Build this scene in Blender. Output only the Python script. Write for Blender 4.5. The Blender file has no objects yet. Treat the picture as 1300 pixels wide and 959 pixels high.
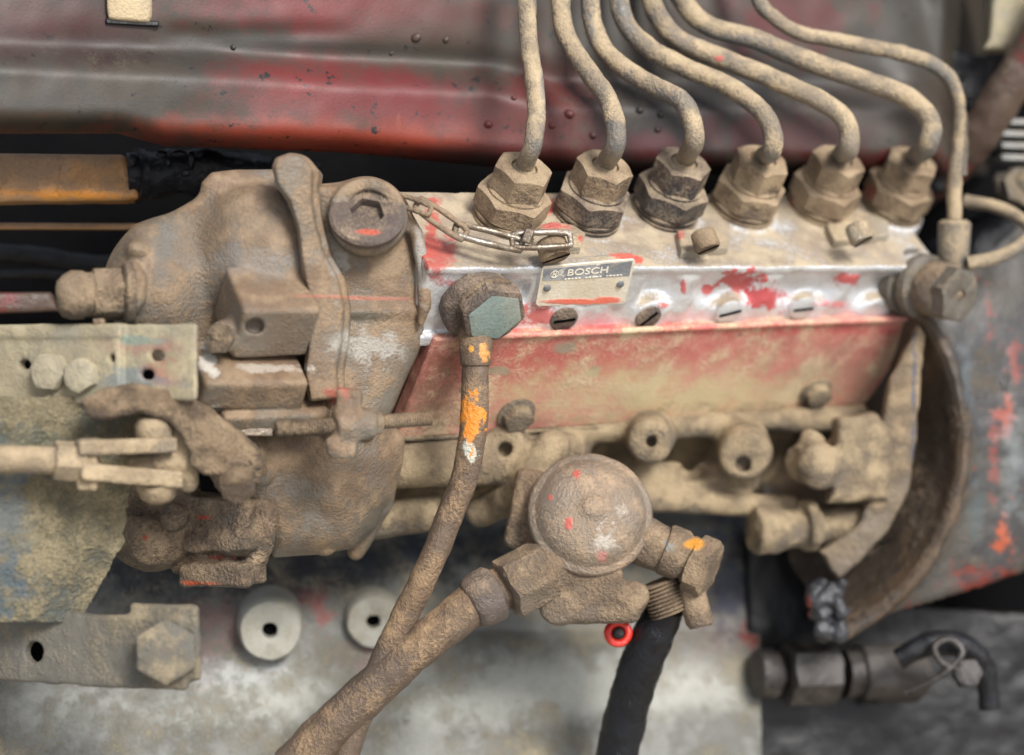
import bpy, bmesh, math, random
import numpy as np
from mathutils import Vector, Matrix, noise as mnoise
random.seed(4); np.random.seed(4)
scene = bpy.context.scene
COL = scene.collection
# ---------------------------------------------------------------- camera, light, exposure
S = 1.0/3000.0            # one unit of the working frame (a photo pixel at the reference depth) in metres
D = 3000.0                # camera distance to the reference depth, working units
PITCH = math.radians(37)  # the photographer looks down on the pump
RX = Matrix.Rotation(-PITCH, 3, 'X')
def toW(u): return RX @ (Vector(u)*S)
cam = bpy.data.cameras.new('camera'); camo = bpy.data.objects.new('camera', cam); COL.objects.link(camo)
camo.location = toW((0,-D,0)); camo.rotation_euler = (math.radians(90)-PITCH, 0, 0)
cam.sensor_width = 36; cam.lens = 36*D/1300; cam.clip_start = .02; cam.clip_end = 200
cam.dof.use_dof = True; cam.dof.focus_distance = (D-85)*S; cam.dof.aperture_fstop = 3.5; cam.dof.aperture_blades = 7
scene.camera = camo
world = bpy.data.worlds.new("World"); scene.world = world; world.use_nodes = True
wn = world.node_tree; bg = wn.nodes['Background']
sky = wn.nodes.new('ShaderNodeTexSky'); sky.sky_type = 'NISHITA'; sky.sun_disc = False
SUN_EL, SUN_AZ = math.radians(60), math.radians(128)      # azimuth clockwise from +Y: behind the camera, to its right
sky.sun_elevation = SUN_EL; sky.sun_rotation = SUN_AZ; sky.air_density = 1.0; sky.dust_density = 3.0; sky.ozone_density = 1.0
hs = wn.nodes.new('ShaderNodeHueSaturation'); hs.inputs['Saturation'].default_value = .45   # overcast: greyer than a clear sky
wn.links.new(sky.outputs[0], hs.inputs['Color']); wn.links.new(hs.outputs[0], bg.inputs[0]); bg.inputs[1].default_value = .095
sun = bpy.data.lights.new('sun', 'SUN'); sun.energy = 2.0; sun.angle = math.radians(18); sun.color = (1,.975,.94)
suno = bpy.data.objects.new('sun', sun); COL.objects.link(suno)
sd = Vector((math.sin(SUN_AZ)*math.cos(SUN_EL), math.cos(SUN_AZ)*math.cos(SUN_EL), math.sin(SUN_EL)))
suno.rotation_euler = sd.to_track_quat('Z','Y').to_euler(); suno.location = sd*3
scene.view_settings.view_transform = 'Standard'; scene.view_settings.look = 'None'
scene.view_settings.exposure = 1.03; scene.view_settings.gamma = 1
scene.render.resolution_x = 1024; scene.render.resolution_y = 755

# ---------------------------------------------------------------- working frame
def U(px, py, h=0.):
    f = 1-h/D
    return Vector(((px-650)*f, -h, (479.5-py)*f))
def hit(px, py, p0, n):           # the point of the plane (p0, n) seen at px, py
    o = Vector((0,-D,0)); d = U(px,py,0)-o
    return o + d*((p0-o).dot(n)/d.dot(n))
def pix(u):                       # back to photo pixels
    f = D/(D+u[1]); return (650+u[0]*f, 479.5-u[2]*f)
# axes of the injection pump: e1 along it, en up through the unions, e2 out of its front
en = Vector((.28,-.6,.75)).normalized()
e1 = Vector((1,.50,.0)); e1.z = (-e1.x*en.x-e1.y*en.y)/en.z; e1.normalize()
e2 = e1.cross(en); e2 = e2 if e2.y < 0 else -e2; e2.normalize()
PF = Matrix((e1,-e2,en)).transposed()     # columns: local x along pump, y away, z up
I3 = Matrix.Identity(3)
def H(px, base=150, x0=400): return base-.42*(px-x0)

# ---------------------------------------------------------------- object plumbing
def link(o): COL.objects.link(o); return o
class Thing:
    def __init__(s, name, label, cat, at, group=None, kind=None):
        o = bpy.data.objects.new(name, None); link(o); o.empty_display_size = .01
        o.location = toW(at); o['label'] = label
        if kind: o['kind'] = kind
        else: o['category'] = cat
        if group: o['group'] = group
        s.o = o; s.loc = o.location.copy()
    def add(s, name, me, mat, parent=None, label=None, bevel=0, kind=None):
        me.transform(Matrix.Translation(-s.loc))
        o = bpy.data.objects.new(name, me); link(o); o.parent = parent or s.o
        me.name = name; me.materials.clear(); me.materials.append(mat)
        if label: o['label'] = label
        if kind: o['kind'] = kind
        if bevel:
            b = o.modifiers.new('bevel','BEVEL'); b.width = bevel*S; b.segments = 2; b.limit_method = 'ANGLE'; b.angle_limit = math.radians(35)
        return o
def single(name, label, cat, me, mat, group=None, kind=None, bevel=0):
    o = bpy.data.objects.new(name, me); link(o); me.name = name; me.materials.append(mat)
    c = sum((v.co for v in me.vertices), Vector())/max(1,len(me.vertices)); me.transform(Matrix.Translation(-c)); o.location = c
    if label: o['label'] = label
    if kind: o['kind'] = kind
    else: o['category'] = cat
    if group: o['group'] = group
    if bevel:
        b = o.modifiers.new('bevel','BEVEL'); b.width = bevel*S; b.segments = 2; b.limit_method = 'ANGLE'; b.angle_limit = math.radians(35)
    return o

class MB:
    """collects closed shapes in working units"""
    def __init__(s): s.v = []; s.f = []
    def put(s, vs, fs):
        b = len(s.v); s.v += [Vector(v) for v in vs]; s.f += [tuple(i+b for i in f) for f in fs]; return s
    def rings(s, rs, cap=True, closed=False):
        n = len(rs[0]); vs = [p for r in rs for p in r]; fs = []
        m = len(rs)
        for i in range(m if closed else m-1):
            j = (i+1) % m
            for k in range(n):
                l = (k+1) % n; fs.append((i*n+k, i*n+l, j*n+l, j*n+k))
        if cap and not closed: fs.append(tuple(range(n-1,-1,-1))); fs.append(tuple((m-1)*n+k for k in range(n)))
        return s.put(vs, fs)
    def tube(s, pts, r, n=18, step=6, rough=.5, closed=False, smooth=True, flat=1.0, caps=True):
        P = [Vector(p) for p in pts]
        R = r if isinstance(r,(list,tuple)) else [r]*len(P)
        if smooth and len(P) > 2:
            Q=[];RR=[]
            m=len(P); segs = m if closed else m-1
            for i in range(segs):
                p0 = P[(i-1)%m] if (closed or i>0) else P[0]*2-P[1]
                p1=P[i]; p2=P[(i+1)%m]; p3 = P[(i+2)%m] if (closed or i+2<m) else P[i+1]*2-P[i]
                k = max(1,int((p2-p1).length/step))
                for j in range(k):
                    t=j/k; t2=t*t; t3=t2*t
                    Q.append(.5*((2*p1)+(p2-p0)*t+(2*p0-5*p1+4*p2-p3)*t2+(3*p1-p0-3*p2+p3)*t3))
                    RR.append(R[i]*(1-t)+R[(i+1)%m]*t)
            if not closed: Q.append(P[-1]); RR.append(R[-1])
        else: Q=P; RR=list(R)
        rings=[]; up=None; m=len(Q)
        for i,q in enumerate(Q):
            if closed: t=(Q[(i+1)%m]-Q[i-1]).normalized()
            else: t=(Q[min(i+1,m-1)]-Q[max(i-1,0)]).normalized()
            if up is None: up = t.orthogonal().normalized() if not closed else (Vector((0,-1,0)) if abs(t.y)<.9 else t.orthogonal())
            up=(up-t*up.dot(t)).normalized(); sd=t.cross(up)
            ring=[]
            for k in range(n):
                a=2*math.pi*k/n; d=up*math.cos(a)*flat+sd*math.sin(a); p=q+d*RR[i]
                if rough: p=p+d*rough*(mnoise.noise(p*.045)*1.6+mnoise.noise(p*.16)*.9)
                ring.append(p)
            rings.append(ring)
        return s.rings(rings, cap=caps, closed=closed)
    def lathe(s, c, ax, prof, n=40, rfun=None, rough=0, a0=0, a1=None, x=None):
        ax=Vector(ax).normalized(); c=Vector(c); x=Vector(x) if x else (Vector((1,0,0)) if abs(ax.x)<.9 else Vector((0,0,1)))
        x=(x-ax*x.dot(ax)).normalized(); y=ax.cross(x)
        rings=[]
        for r,z in prof:
            ring=[]
            for k in range(n):
                a=2*math.pi*k/n
                rr=r*(rfun(a,z,r) if rfun else 1)
                p=c+ax*z+(x*math.cos(a)+y*math.sin(a))*rr
                if rough: p=p+(p-c).normalized()*rough*(mnoise.noise(p*.06)*1.5+mnoise.noise(p*.2))
                ring.append(p)
            rings.append(ring)
        return s.rings(rings)
    def hexnut(s, c, ax, r, h, n=48, ch=.5, hole=0, holed=0, rot=0, x=None, rough=.5, both=False):
        """a hexagon with the conical chamfer of a real nut; c is the centre of its foot, r the across-corners radius"""
        ax=Vector(ax).normalized(); c=Vector(c); x=Vector(x) if x else (Vector((1,0,0)) if abs(ax.x)<.9 else Vector((0,0,1)))
        x=(x-ax*x.dot(ax)).normalized(); y=ax.cross(x)
        ri=r*.866
        def hexr(a):
            b=((a+rot) % (math.pi/3))-math.pi/6
            return min(ri/math.cos(b), r*.985)
        A=[2*math.pi*k/n for k in range(n)]
        def ring(fr,fz):
            o=[]
            for a in A:
                rr=fr(a); p=c+ax*fz(a)+(x*math.cos(a)+y*math.sin(a))*rr
                if rough: p=p+ax*rough*mnoise.noise(p*.11)+(p-c).normalized()*rough*(mnoise.noise(p*.07)+.7*mnoise.noise(p*.23))
                o.append(p)
            return o
        rt=ri*.93
        rs=[]
        if both: rs+= [ring(lambda a:rt, lambda a:0), ring(hexr, lambda a:(hexr(a)-rt)*ch)]
        else: rs+= [ring(hexr, lambda a:0)]
        for q in (.2,.4,.6,.8): rs.append(ring(hexr, lambda a,q=q: q*(h-(hexr(a)-rt)*ch)+ (0 if not both else (1-q)*(hexr(a)-rt)*ch)))
        rs.append(ring(hexr, lambda a:h-(hexr(a)-rt)*ch)); rs.append(ring(lambda a:rt, lambda a:h)); 
        if hole:
            rs.append(ring(lambda a:(rt+hole)/2, lambda a:h)); rs.append(ring(lambda a:hole, lambda a:h)); rs.append(ring(lambda a:hole*.95, lambda a:h-holed))
        else: rs.append(ring(lambda a:rt*.5, lambda a:h+.4))
        return s.rings(rs)
    def prism(s, pts, d):            # pts in order, extruded along vector d
        a=[Vector(p) for p in pts]; b=[p+Vector(d) for p in a]
        return s.rings([a,b])
    def box(s, c, M, hx, hy, hz):
        M=Matrix(M) if not isinstance(M,Matrix) else M
        c=Vector(c); vs=[c+M@Vector((sx*hx,sy*hy,sz*hz)) for sz in(-1,1) for sx,sy in((-1,-1),(1,-1),(1,1),(-1,1))]
        return s.put(vs,[(3,2,1,0),(4,5,6,7),(0,1,5,4),(1,2,6,5),(2,3,7,6),(3,0,4,7)])
    def ball(s, c, r, M=I3, n=20, m=12, rough=0):
        c=Vector(c); r=Vector((r,r,r)) if not hasattr(r,'__len__') else Vector(r)
        rs=[]
        for i in range(1,m):
            t=math.pi*i/m; ring=[]
            for k in range(n):
                a=2*math.pi*k/n; v=Vector((math.sin(t)*math.cos(a)*r.x,math.sin(t)*math.sin(a)*r.y,math.cos(t)*r.z))
                p=c+M@v
                if rough: p=p+(p-c).normalized()*rough*mnoise.noise(p*.12)*2
                ring.append(p)
            rs.append(ring)
        return s.rings(rs)
    def mesh(s, sharp=38):
        me=bpy.data.meshes.new('m'); me.from_pydata([toW(v) for v in s.v],[],s.f)
        bm=bmesh.new(); bm.from_mesh(me); bmesh.ops.recalc_face_normals(bm, faces=bm.faces)
        lim=math.radians(sharp)
        for f in bm.faces: f.smooth=True
        for e in bm.edges:
            if len(e.link_faces)==2 and e.calc_face_angle(0)>lim: e.smooth=False
        bm.to_mesh(me); bm.free(); return me

# ---------------------------------------------------------------- cast shapes: a distance field with fillets, meshed by surface nets
def _m(M): return np.array([list(r) for r in M],dtype=np.float32)
class Cast:
    def __init__(s, lo, hi, vox=2.5):
        s.lo=np.array(lo,float); s.vox=vox
        s.n=np.ceil((np.array(hi,float)-s.lo)/vox).astype(int)+1
        s.F=np.full(s.n,1e3,dtype=np.float32)
    @staticmethod
    def view(x0,y0,x1,y1,h0,h1,vox=2.5):   # photo box and depth range (h0 far, h1 near)
        c=[U(x,y,h) for x in(x0,x1) for y in(y0,y1) for h in(h0,h1)]
        return Cast([min(p[i] for p in c) for i in range(3)],[max(p[i] for p in c) for i in range(3)],vox)
    def _grid(s,lo,hi):
        a=np.maximum(0,np.floor((np.array(lo)-s.lo)/s.vox).astype(int)); b=np.minimum(s.n,np.ceil((np.array(hi)-s.lo)/s.vox).astype(int)+1)
        if np.any(b<=a): return None,None
        ax=[(s.lo[i]+s.vox*np.arange(a[i],b[i])).astype(np.float32) for i in range(3)]
        return (slice(a[0],b[0]),slice(a[1],b[1]),slice(a[2],b[2])),ax
    def _put(s,sl,d,k,sub):
        a=s.F[sl]
        if sub: 
            d=-d
            if k>0:
                h=np.maximum(k-np.abs(a-d),0)/k; s.F[sl]=np.maximum(a,d)+h*h*k*.25
            else: s.F[sl]=np.maximum(a,d)
        else:
            if k>0:
                h=np.maximum(k-np.abs(a-d),0)/k; s.F[sl]=np.minimum(a,d)-h*h*k*.25
            else: s.F[sl]=np.minimum(a,d)
    def _loc(s,c,R,ext,k):
        e=ext+k+4*s.vox; c=Vector(c)
        sl,ax=s._grid([c[i]-e for i in range(3)],[c[i]+e for i in range(3)])
        if sl is None: return None,None
        X=ax[0][:,None,None]-c[0]; Y=ax[1][None,:,None]-c[1]; Z=ax[2][None,None,:]-c[2]
        M=_m(Matrix(R).transposed())
        L=[M[i,0]*X+M[i,1]*Y+M[i,2]*Z for i in range(3)]
        return sl,L
    def ball(s,c,r,R=I3,k=8,sub=False):
        r=(r,r,r) if not hasattr(r,'__len__') else r
        sl,L=s._loc(c,R,max(r),k)
        if sl is None: return s
        q=np.sqrt((L[0]/r[0])**2+(L[1]/r[1])**2+(L[2]/r[2])**2)
        q2=np.sqrt((L[0]/r[0]**2)**2+(L[1]/r[1]**2)**2+(L[2]/r[2]**2)**2)+1e-6
        s._put(sl,(q*(q-1)/q2).astype(np.float32),k,sub); return s
    def box(s,c,hs,R=I3,r=4,k=8,sub=False):
        sl,L=s._loc(c,R,Vector(hs).length,k)
        if sl is None: return s
        q=[np.abs(L[i])-hs[i]+r for i in range(3)]
        d=np.sqrt(sum(np.maximum(a,0)**2 for a in q))+np.minimum(np.maximum(np.maximum(q[0],q[1]),q[2]),0)-r
        s._put(sl,d.astype(np.float32),k,sub); return s
    def cyl(s,a,b,r,rb=None,rd=4,k=8,sub=False):     # capped cylinder or cone a->b
        a=Vector(a);b=Vector(b);rb=r if rb is None else rb;ax=(b-a);l=ax.length/2;ax.normalize();c=(a+b)/2
        y=ax.orthogonal().normalized();R=Matrix((y,ax.cross(y),ax)).transposed()
        sl,L=s._loc(c,R,math.hypot(l,max(r,rb)),k)
        if sl is None: return s
        rr=r+(rb-r)*np.clip((L[2]+l)/(2*l),0,1)
        q0=np.sqrt(L[0]**2+L[1]**2)-rr+rd; q1=np.abs(L[2])-l+rd
        d=np.sqrt(np.maximum(q0,0)**2+np.maximum(q1,0)**2)+np.minimum(np.maximum(q0,q1),0)-rd
        s._put(sl,d.astype(np.float32),k,sub); return s
    def cap(s,a,b,r,rb=None,k=8,sub=False):
        a=Vector(a);b=Vector(b);rb=r if rb is None else rb;c=(a+b)/2
        sl,L=s._loc(c,I3,(b-a).length/2+max(r,rb),k)
        if sl is None: return s
        ba=b-a;pa=[L[i]+(c[i]-a[i]) for i in range(3)]
        t=np.clip((pa[0]*ba.x+pa[1]*ba.y+pa[2]*ba.z)/ba.length_squared,0,1)
        d=np.sqrt(sum((pa[i]-ba[i]*t)**2 for i in range(3)))-(r+(rb-r)*t)
        s._put(sl,d.astype(np.float32),k,sub); return s
    def path(s,pts,r,k=8,sub=False):
        for i in range(len(pts)-1):
            ra=r[i] if hasattr(r,'__len__') else r; rb=r[i+1] if hasattr(r,'__len__') else r
            s.cap(pts[i],pts[i+1],ra,rb,k if i==0 else 2,sub)
        return s
    def poly(s,pts,h,depth,r=6,k=8,sx=-.42,sz=0.,sub=False):
        """photo outline at depth h (its first point), pushed back by depth; the face recedes by sx per unit to the right, sz per unit up"""
        f=1-h/D; P=np.array([((x-650)*f,(479.5-y)*f) for x,y in pts],dtype=np.float32)
        cx,cz=P.mean(0); e=r+k+4*s.vox
        lo=P.min(0)-e; hi=P.max(0)+e
        w=abs(sx)*(hi[0]-lo[0])+abs(sz)*(hi[1]-lo[1])
        sl,ax=s._grid([lo[0],-h-w-e,lo[1]],[hi[0],-h+depth+w+e,hi[1]])
        if sl is None: return s
        X=ax[0][:,None];Z=ax[2][None,:]
        d2=np.full((len(ax[0]),len(ax[2])),1e18,np.float32); ins=np.zeros(d2.shape,bool)
        N=len(P)
        for i in range(N):
            a=P[i];b=P[(i+1)%N];ex,ez=b-a
            wx=X-a[0];wz=Z-a[1];t=np.clip((wx*ex+wz*ez)/(ex*ex+ez*ez+1e-9),0,1)
            d2=np.minimum(d2,(wx-ex*t)**2+(wz-ez*t)**2)
            c=((a[1]>Z)!=(b[1]>Z)); xi=a[0]+(Z-a[1])*ex/(ez if abs(ez)>1e-6 else 1e-6)
            ins^=(c&(X<xi))
        d2=np.sqrt(d2)*np.where(ins,-1,1)
        y0=-h+depth/2-sx*(X-cx)-sz*(Z-cz)
        q1=(np.abs(ax[1][None,:,None]-y0[:,None,:])-depth/2)/math.sqrt(1+sx*sx+sz*sz)+r
        q0=(d2+r)[:,None,:]
        d=np.sqrt(np.maximum(q0,0)**2+np.maximum(q1,0)**2)+np.minimum(np.maximum(q0,q1),0)-r
        s._put(sl,d.astype(np.float32),k,sub); return s
    def rough(s,amp,cell,seed=1):        # lumpy cast skin and caked dirt
        rng=np.random.RandomState(seed)
        m=[int(n*s.vox/cell)+3 for n in s.n]; g=rng.rand(*m).astype(np.float32)-.5
        idx=[];fr=[]
        for i in range(3):
            t=np.arange(s.n[i])*s.vox/cell; a=np.floor(t).astype(int); f=(t-a).astype(np.float32); f=f*f*(3-2*f); idx.append(a);fr.append(f)
        def lerp(A,ax):
            sh=[1,1,1]; sh[ax]=-1; f=fr[ax].reshape(sh)
            return np.take(A,idx[ax],ax)*(1-f)+np.take(A,idx[ax]+1,ax)*f
        g=lerp(lerp(lerp(g,2),1),0)
        s.F+=g*(2*amp); return s
    def mesh(s):
        F=s.F.copy(); F[0]=F[-1]=9;F[:,0]=F[:,-1]=9;F[:,:,0]=F[:,:,-1]=9
        sg=F<0
        nx,ny,nz=[n-1 for n in F.shape]
        cnt=np.zeros((nx,ny,nz),np.uint8)
        for dx in(0,1):
            for dy in(0,1):
                for dz in(0,1): cnt+=sg[dx:dx+nx,dy:dy+ny,dz:dz+nz]
        act=(cnt>0)&(cnt<8); I=np.argwhere(act)
        ids=np.full((nx,ny,nz),-1,np.int32); ids[act]=np.arange(len(I))
        cor={}
        for dx in(0,1):
            for dy in(0,1):
                for dz in(0,1): cor[dx,dy,dz]=F[I[:,0]+dx,I[:,1]+dy,I[:,2]+dz]
        acc=np.zeros((len(I),3));c=np.zeros(len(I))
        for A in cor:
            for ax in range(3):
                if A[ax]==0:
                    B=list(A);B[ax]=1;B=tuple(B);a=cor[A];b=cor[B];m=(a<0)!=(b<0)
                    t=np.where(m,a/np.where(m,a-b,1),0)
                    for q in range(3): acc[:,q]+=np.where(m,A[q]+(t if q==ax else 0),0)
                    c+=m
        V=(I+acc/c[:,None])*s.vox+s.lo
        quads=[]
        for ax in range(3):
            o=[(1,2),(2,0),(0,1)][ax]
            sl0=[slice(None)]*3;sl1=[slice(None)]*3;sl0[ax]=slice(0,-1);sl1[ax]=slice(1,None)
            a=sg[tuple(sl0)];b=sg[tuple(sl1)];E=np.argwhere(a!=b);inside=a[a!=b]
            ok=(E[:,o[0]]>0)&(E[:,o[1]]>0)&(E[:,o[0]]<[nx,ny,nz][o[0]])&(E[:,o[1]]<[nx,ny,nz][o[1]])
            E=E[ok];inside=inside[ok]
            def g(du,dv):
                q=E.copy();q[:,o[0]]-=du;q[:,o[1]]-=dv;return ids[q[:,0],q[:,1],q[:,2]]
            Q=np.stack([g(1,1),g(0,1),g(0,0),g(1,0)],1)
            Q[~inside]=Q[~inside][:,::-1]
            quads.append(Q)
        Q=np.concatenate(quads); Q=Q[(Q>=0).all(1)]
        # light smoothing
        for it in range(2):
            acc=np.zeros_like(V);c=np.zeros(len(V))
            for i in range(4):
                j=(i+1)%4
                for p,q in((i,j),(j,i)):
                    for ch in range(3): acc[:,ch]+=np.bincount(Q[:,p],weights=V[Q[:,q],ch],minlength=len(V))
                    c+=np.bincount(Q[:,p],minlength=len(V))
            V=V*.5+.5*acc/np.maximum(c,1)[:,None]
        R=np.array([list(r) for r in RX]); W=(V*S)@R.T
        me=bpy.data.meshes.new('cast'); me.vertices.add(len(W)); me.vertices.foreach_set('co',W.astype(np.float32).ravel())
        me.loops.add(len(Q)*4); me.loops.foreach_set('vertex_index',Q.astype(np.int32).ravel())
        me.polygons.add(len(Q)); me.polygons.foreach_set('loop_start',np.arange(0,len(Q)*4,4,dtype=np.int32)); 
        me.polygons.foreach_set('use_smooth',np.ones(len(Q),bool)); me.update(calc_edges=True); me.validate()
        return me
# ---------------------------------------------------------------- materials
def srgb(*c):
    if len(c)==1: c=c[0]
    return tuple(((x/255)/12.92 if x/255<=.04045 else ((x/255+.055)/1.055)**2.4) for x in c)
class NT:
    def __init__(s,m): s.t=m.node_tree; s.t.nodes.clear(); s.N=s.t.nodes; s.L=s.t.links
    def node(s,ty,**kw):
        n=s.N.new(ty)
        for k,v in kw.items(): setattr(n,k,v)
        return n
    def put(s,sock,v):
        if hasattr(v,'is_linked') or isinstance(v,bpy.types.NodeSocket): s.L.new(v,sock)
        elif isinstance(v,(tuple,list,Vector)) and len(v)==3 and sock.type=='RGBA': sock.default_value=(*v,1)
        else: sock.default_value=v
    def math(s,op,a,b=None,c=None,clamp=False):
        n=s.node('ShaderNodeMath',operation=op,use_clamp=clamp); s.put(n.inputs[0],a)
        if b is not None: s.put(n.inputs[1],b)
        if c is not None: s.put(n.inputs[2],c)
        return n.outputs[0]
    def vec(s,op,a,b=None):
        n=s.node('ShaderNodeVectorMath',operation=op); s.put(n.inputs[0],a)
        if b is not None: s.put(n.inputs[1],b)
        return n.outputs['Value'] if op in('LENGTH','DOT_PRODUCT','DISTANCE') else n.outputs[0]
    def noise(s,v,sc,det=4,ro=.55,dis=0):
        n=s.node('ShaderNodeTexNoise'); s.put(n.inputs['Vector'],v); n.inputs['Scale'].default_value=sc; n.inputs['Detail'].default_value=det
        n.inputs['Roughness'].default_value=ro; n.inputs['Distortion'].default_value=dis; return n.outputs['Fac']
    def sm(s,v,lo,hi,a=0.,b=1.):
        n=s.node('ShaderNodeMapRange',interpolation_type='SMOOTHSTEP'); s.put(n.inputs[0],v)
        for i,x in enumerate((lo,hi,a,b)): s.put(n.inputs[i+1],x)
        return n.outputs[0]
    def mix(s,f,a,b,mode='MIX'):
        n=s.node('ShaderNodeMix',data_type='RGBA',blend_type=mode); s.put(n.inputs[0],f); s.put(n.inputs[6],a); s.put(n.inputs[7],b); return n.outputs[2]
    def mixf(s,f,a,b):
        n=s.node('ShaderNodeMix',data_type='FLOAT'); s.put(n.inputs[0],f); s.put(n.inputs[2],a); s.put(n.inputs[3],b); return n.outputs[0]
TAN=srgb(168,150,120); TAN2=srgb(128,111,90); DIRT=srgb(96,82,68); GREY=srgb(112,110,104)
RED=srgb(165,42,42); PINK=srgb(198,92,96); OIL=srgb(22,20,20); ALU=(.62,.62,.62); ORANGE=srgb(226,120,30)
def grime(name, base=GREY, base2=None, mixat=.5, metal=0., rough=.5, dust=.5, dustc=TAN, dustc2=TAN2, up=.5, oil=0., oilrough=.18,
          grain=1., lump=.5, chip=None, chipamt=.6, patches=(), over=(), wear=None, wearlo=.56, scale=1.0, spec=.5, drough=.82, bump=.75):
    """paint or metal under patches of other paint or painted-in light and shade, oil and a coat of dust that settles on what faces up"""
    dustc=(dustc[0]*1.02,dustc[1]*.97,dustc[2]*.89); dustc2=(dustc2[0]*.99,dustc2[1]*.92,dustc2[2]*.82)
    m=bpy.data.materials.new(name); m.use_nodes=True; t=NT(m)
    geo=t.node('ShaderNodeNewGeometry')
    mp=t.node('ShaderNodeMapping'); mp.inputs['Rotation'].default_value=(PITCH,0,0); k=1/S/100
    mp.inputs['Scale'].default_value=(k,k,k); t.L.new(geo.outputs['Position'],mp.inputs['Vector'])
    V=mp.outputs[0]
    big=t.noise(V,.9*scale,6,.6); mid=t.noise(V,4.2*scale,7,.62); fine=t.noise(V,24,4,.6); tiny=t.noise(V,70,2,.5)
    col=base if base2 is None else t.mix(t.sm(t.math('ADD',t.math('MULTIPLY',big,.7),t.math('MULTIPLY',mid,.3)),mixat-.05,mixat+.05),base,base2)
    metf=metal; rgh=rough
    def patch(col,p,rel=True):
        (px,py,h,rx,ry,c)=p[:6]; soft=(p[6] if len(p)>6 else .15)+.08; na=p[7] if len(p)>7 else 1.2; op=p[8] if len(p)>8 else .92
        u=U(px,py,h)
        d=t.vec('SUBTRACT',V,Vector((u.x/100,u.y/100,u.z/100)))
        d=t.vec('MULTIPLY',d,Vector((100/rx,100/max(rx,ry,90),100/ry)))
        d=t.vec('LENGTH',d)
        d=t.math('ADD',d,t.math('MULTIPLY',t.math('SUBTRACT',mid,.5),na*2.2))
        d=t.math('ADD',d,t.math('MULTIPLY',t.math('SUBTRACT',fine,.5),na*.7))
        f=t.sm(d,1+soft,1-soft,0,op)
        return t.mix(f,col,c),f
    for p in patches: col,_=patch(col,p)
    if chip is not None:
        f=t.sm(t.noise(V,7*scale,6,.7),chipamt,chipamt+.03); col=t.mix(f,col,chip)
    oilf=None
    if oil>0:
        oilf=t.sm(t.noise(V,1.7*scale,6,.65),.70-.35*oil,.78-.35*oil); col=t.mix(oilf,col,OIL)
        rgh=t.mixf(oilf,rgh,oilrough)
    # dust
    nz=t.node('ShaderNodeSeparateXYZ'); t.L.new(geo.outputs['Normal'],nz.inputs[0])
    upn=t.math('MULTIPLY',nz.outputs[2],up*.35)
    dn=t.math('ADD',t.math('MULTIPLY',t.noise(V,1.3*scale,8,.62),.75),t.math('MULTIPLY',mid,.25))
    dm=t.math('ADD',t.math('ADD',dn,upn),t.math('MULTIPLY',t.math('SUBTRACT',fine,.5),.34))
    df=t.sm(dm,.76-.62*dust,1.0-.62*dust)
    dc=t.mix(t.sm(t.noise(V,2.6*scale,6,.6),.38,.62),dustc2,dustc)
    col=t.mix(t.math('MULTIPLY',df,.93),col,dc)
    wf=None
    if wear is not None:
        wf=t.sm(t.math('ADD',geo.outputs['Pointiness'],t.math('ADD',t.math('MULTIPLY',t.math('SUBTRACT',mid,.5),.16),t.math('MULTIPLY',t.math('SUBTRACT',fine,.5),.10))),wearlo,wearlo+.035)
        col=t.mix(t.math('MULTIPLY',wf,.8),col,wear)
    gr=t.math('ADD',t.math('MULTIPLY',t.math('SUBTRACT',fine,.5),.65*grain),t.math('MULTIPLY',t.math('SUBTRACT',tiny,.5),.6*grain))
    gr=t.math('ADD',gr,t.math('MULTIPLY',t.math('SUBTRACT',mid,.5),.5))
    gr=t.math('ADD',gr,t.math('MULTIPLY',t.math('SUBTRACT',big,.5),.5))
    gv=t.math('ADD',gr,1.0)
    cc=t.node('ShaderNodeCombineXYZ'); 
    for i in range(3): t.L.new(gv,cc.inputs[i])
    col=t.mix(1.0,col,cc.outputs[0],'MULTIPLY')
    of=None
    for p in over:
        col,f=patch(col,p); of=f if of is None else t.math('MAXIMUM',of,f)
    r=t.mixf(df,rgh,drough)
    if wf is not None: r=t.mixf(wf,r,.28)
    r=t.math('ADD',r,t.math('MULTIPLY',t.math('SUBTRACT',mid,.5),.25),clamp=True)
    me=t.math('MULTIPLY',t.math('SUBTRACT',1.,df),metf) if metal>0 else 0.
    if wf is not None and metal>0: me=t.math('MAXIMUM',me,t.math('MULTIPLY',wf,.55))
    if of is not None:
        r=t.mixf(of,r,.5)
        if metal>0: me=t.math('MULTIPLY',me,t.math('SUBTRACT',1.,of))
    if oilf is not None and metal>0: me=t.math('MULTIPLY',me,t.math('SUBTRACT',1.,oilf))
    bs=t.node('ShaderNodeBsdfPrincipled'); t.put(bs.inputs['Base Color'],col); t.put(bs.inputs['Roughness'],r); t.put(bs.inputs['Metallic'],me); bs.inputs['Specular IOR Level'].default_value=spec
    h=t.math('ADD',t.math('MULTIPLY',t.noise(V,27,4,.6),t.math('ADD',t.math('MULTIPLY',df,.30*grain*grain),.15)),t.math('MULTIPLY',mid,1.1*lump))
    h=t.math('ADD',h,t.math('MULTIPLY',t.math('ADD',fine,t.math('MULTIPLY',tiny,.4)),t.math('MULTIPLY',df,.55*grain)))
    if of is not None: h=t.math('ADD',h,t.math('MULTIPLY',of,.12))
    b=t.node('ShaderNodeBump'); b.inputs['Distance'].default_value=6.5*S; b.inputs['Strength'].default_value=bump; t.L.new(h,b.inputs['Height'])
    t.L.new(b.outputs[0],bs.inputs['Normal'])
    o=t.node('ShaderNodeOutputMaterial'); t.L.new(bs.outputs[0],o.inputs[0])
    return m
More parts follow.
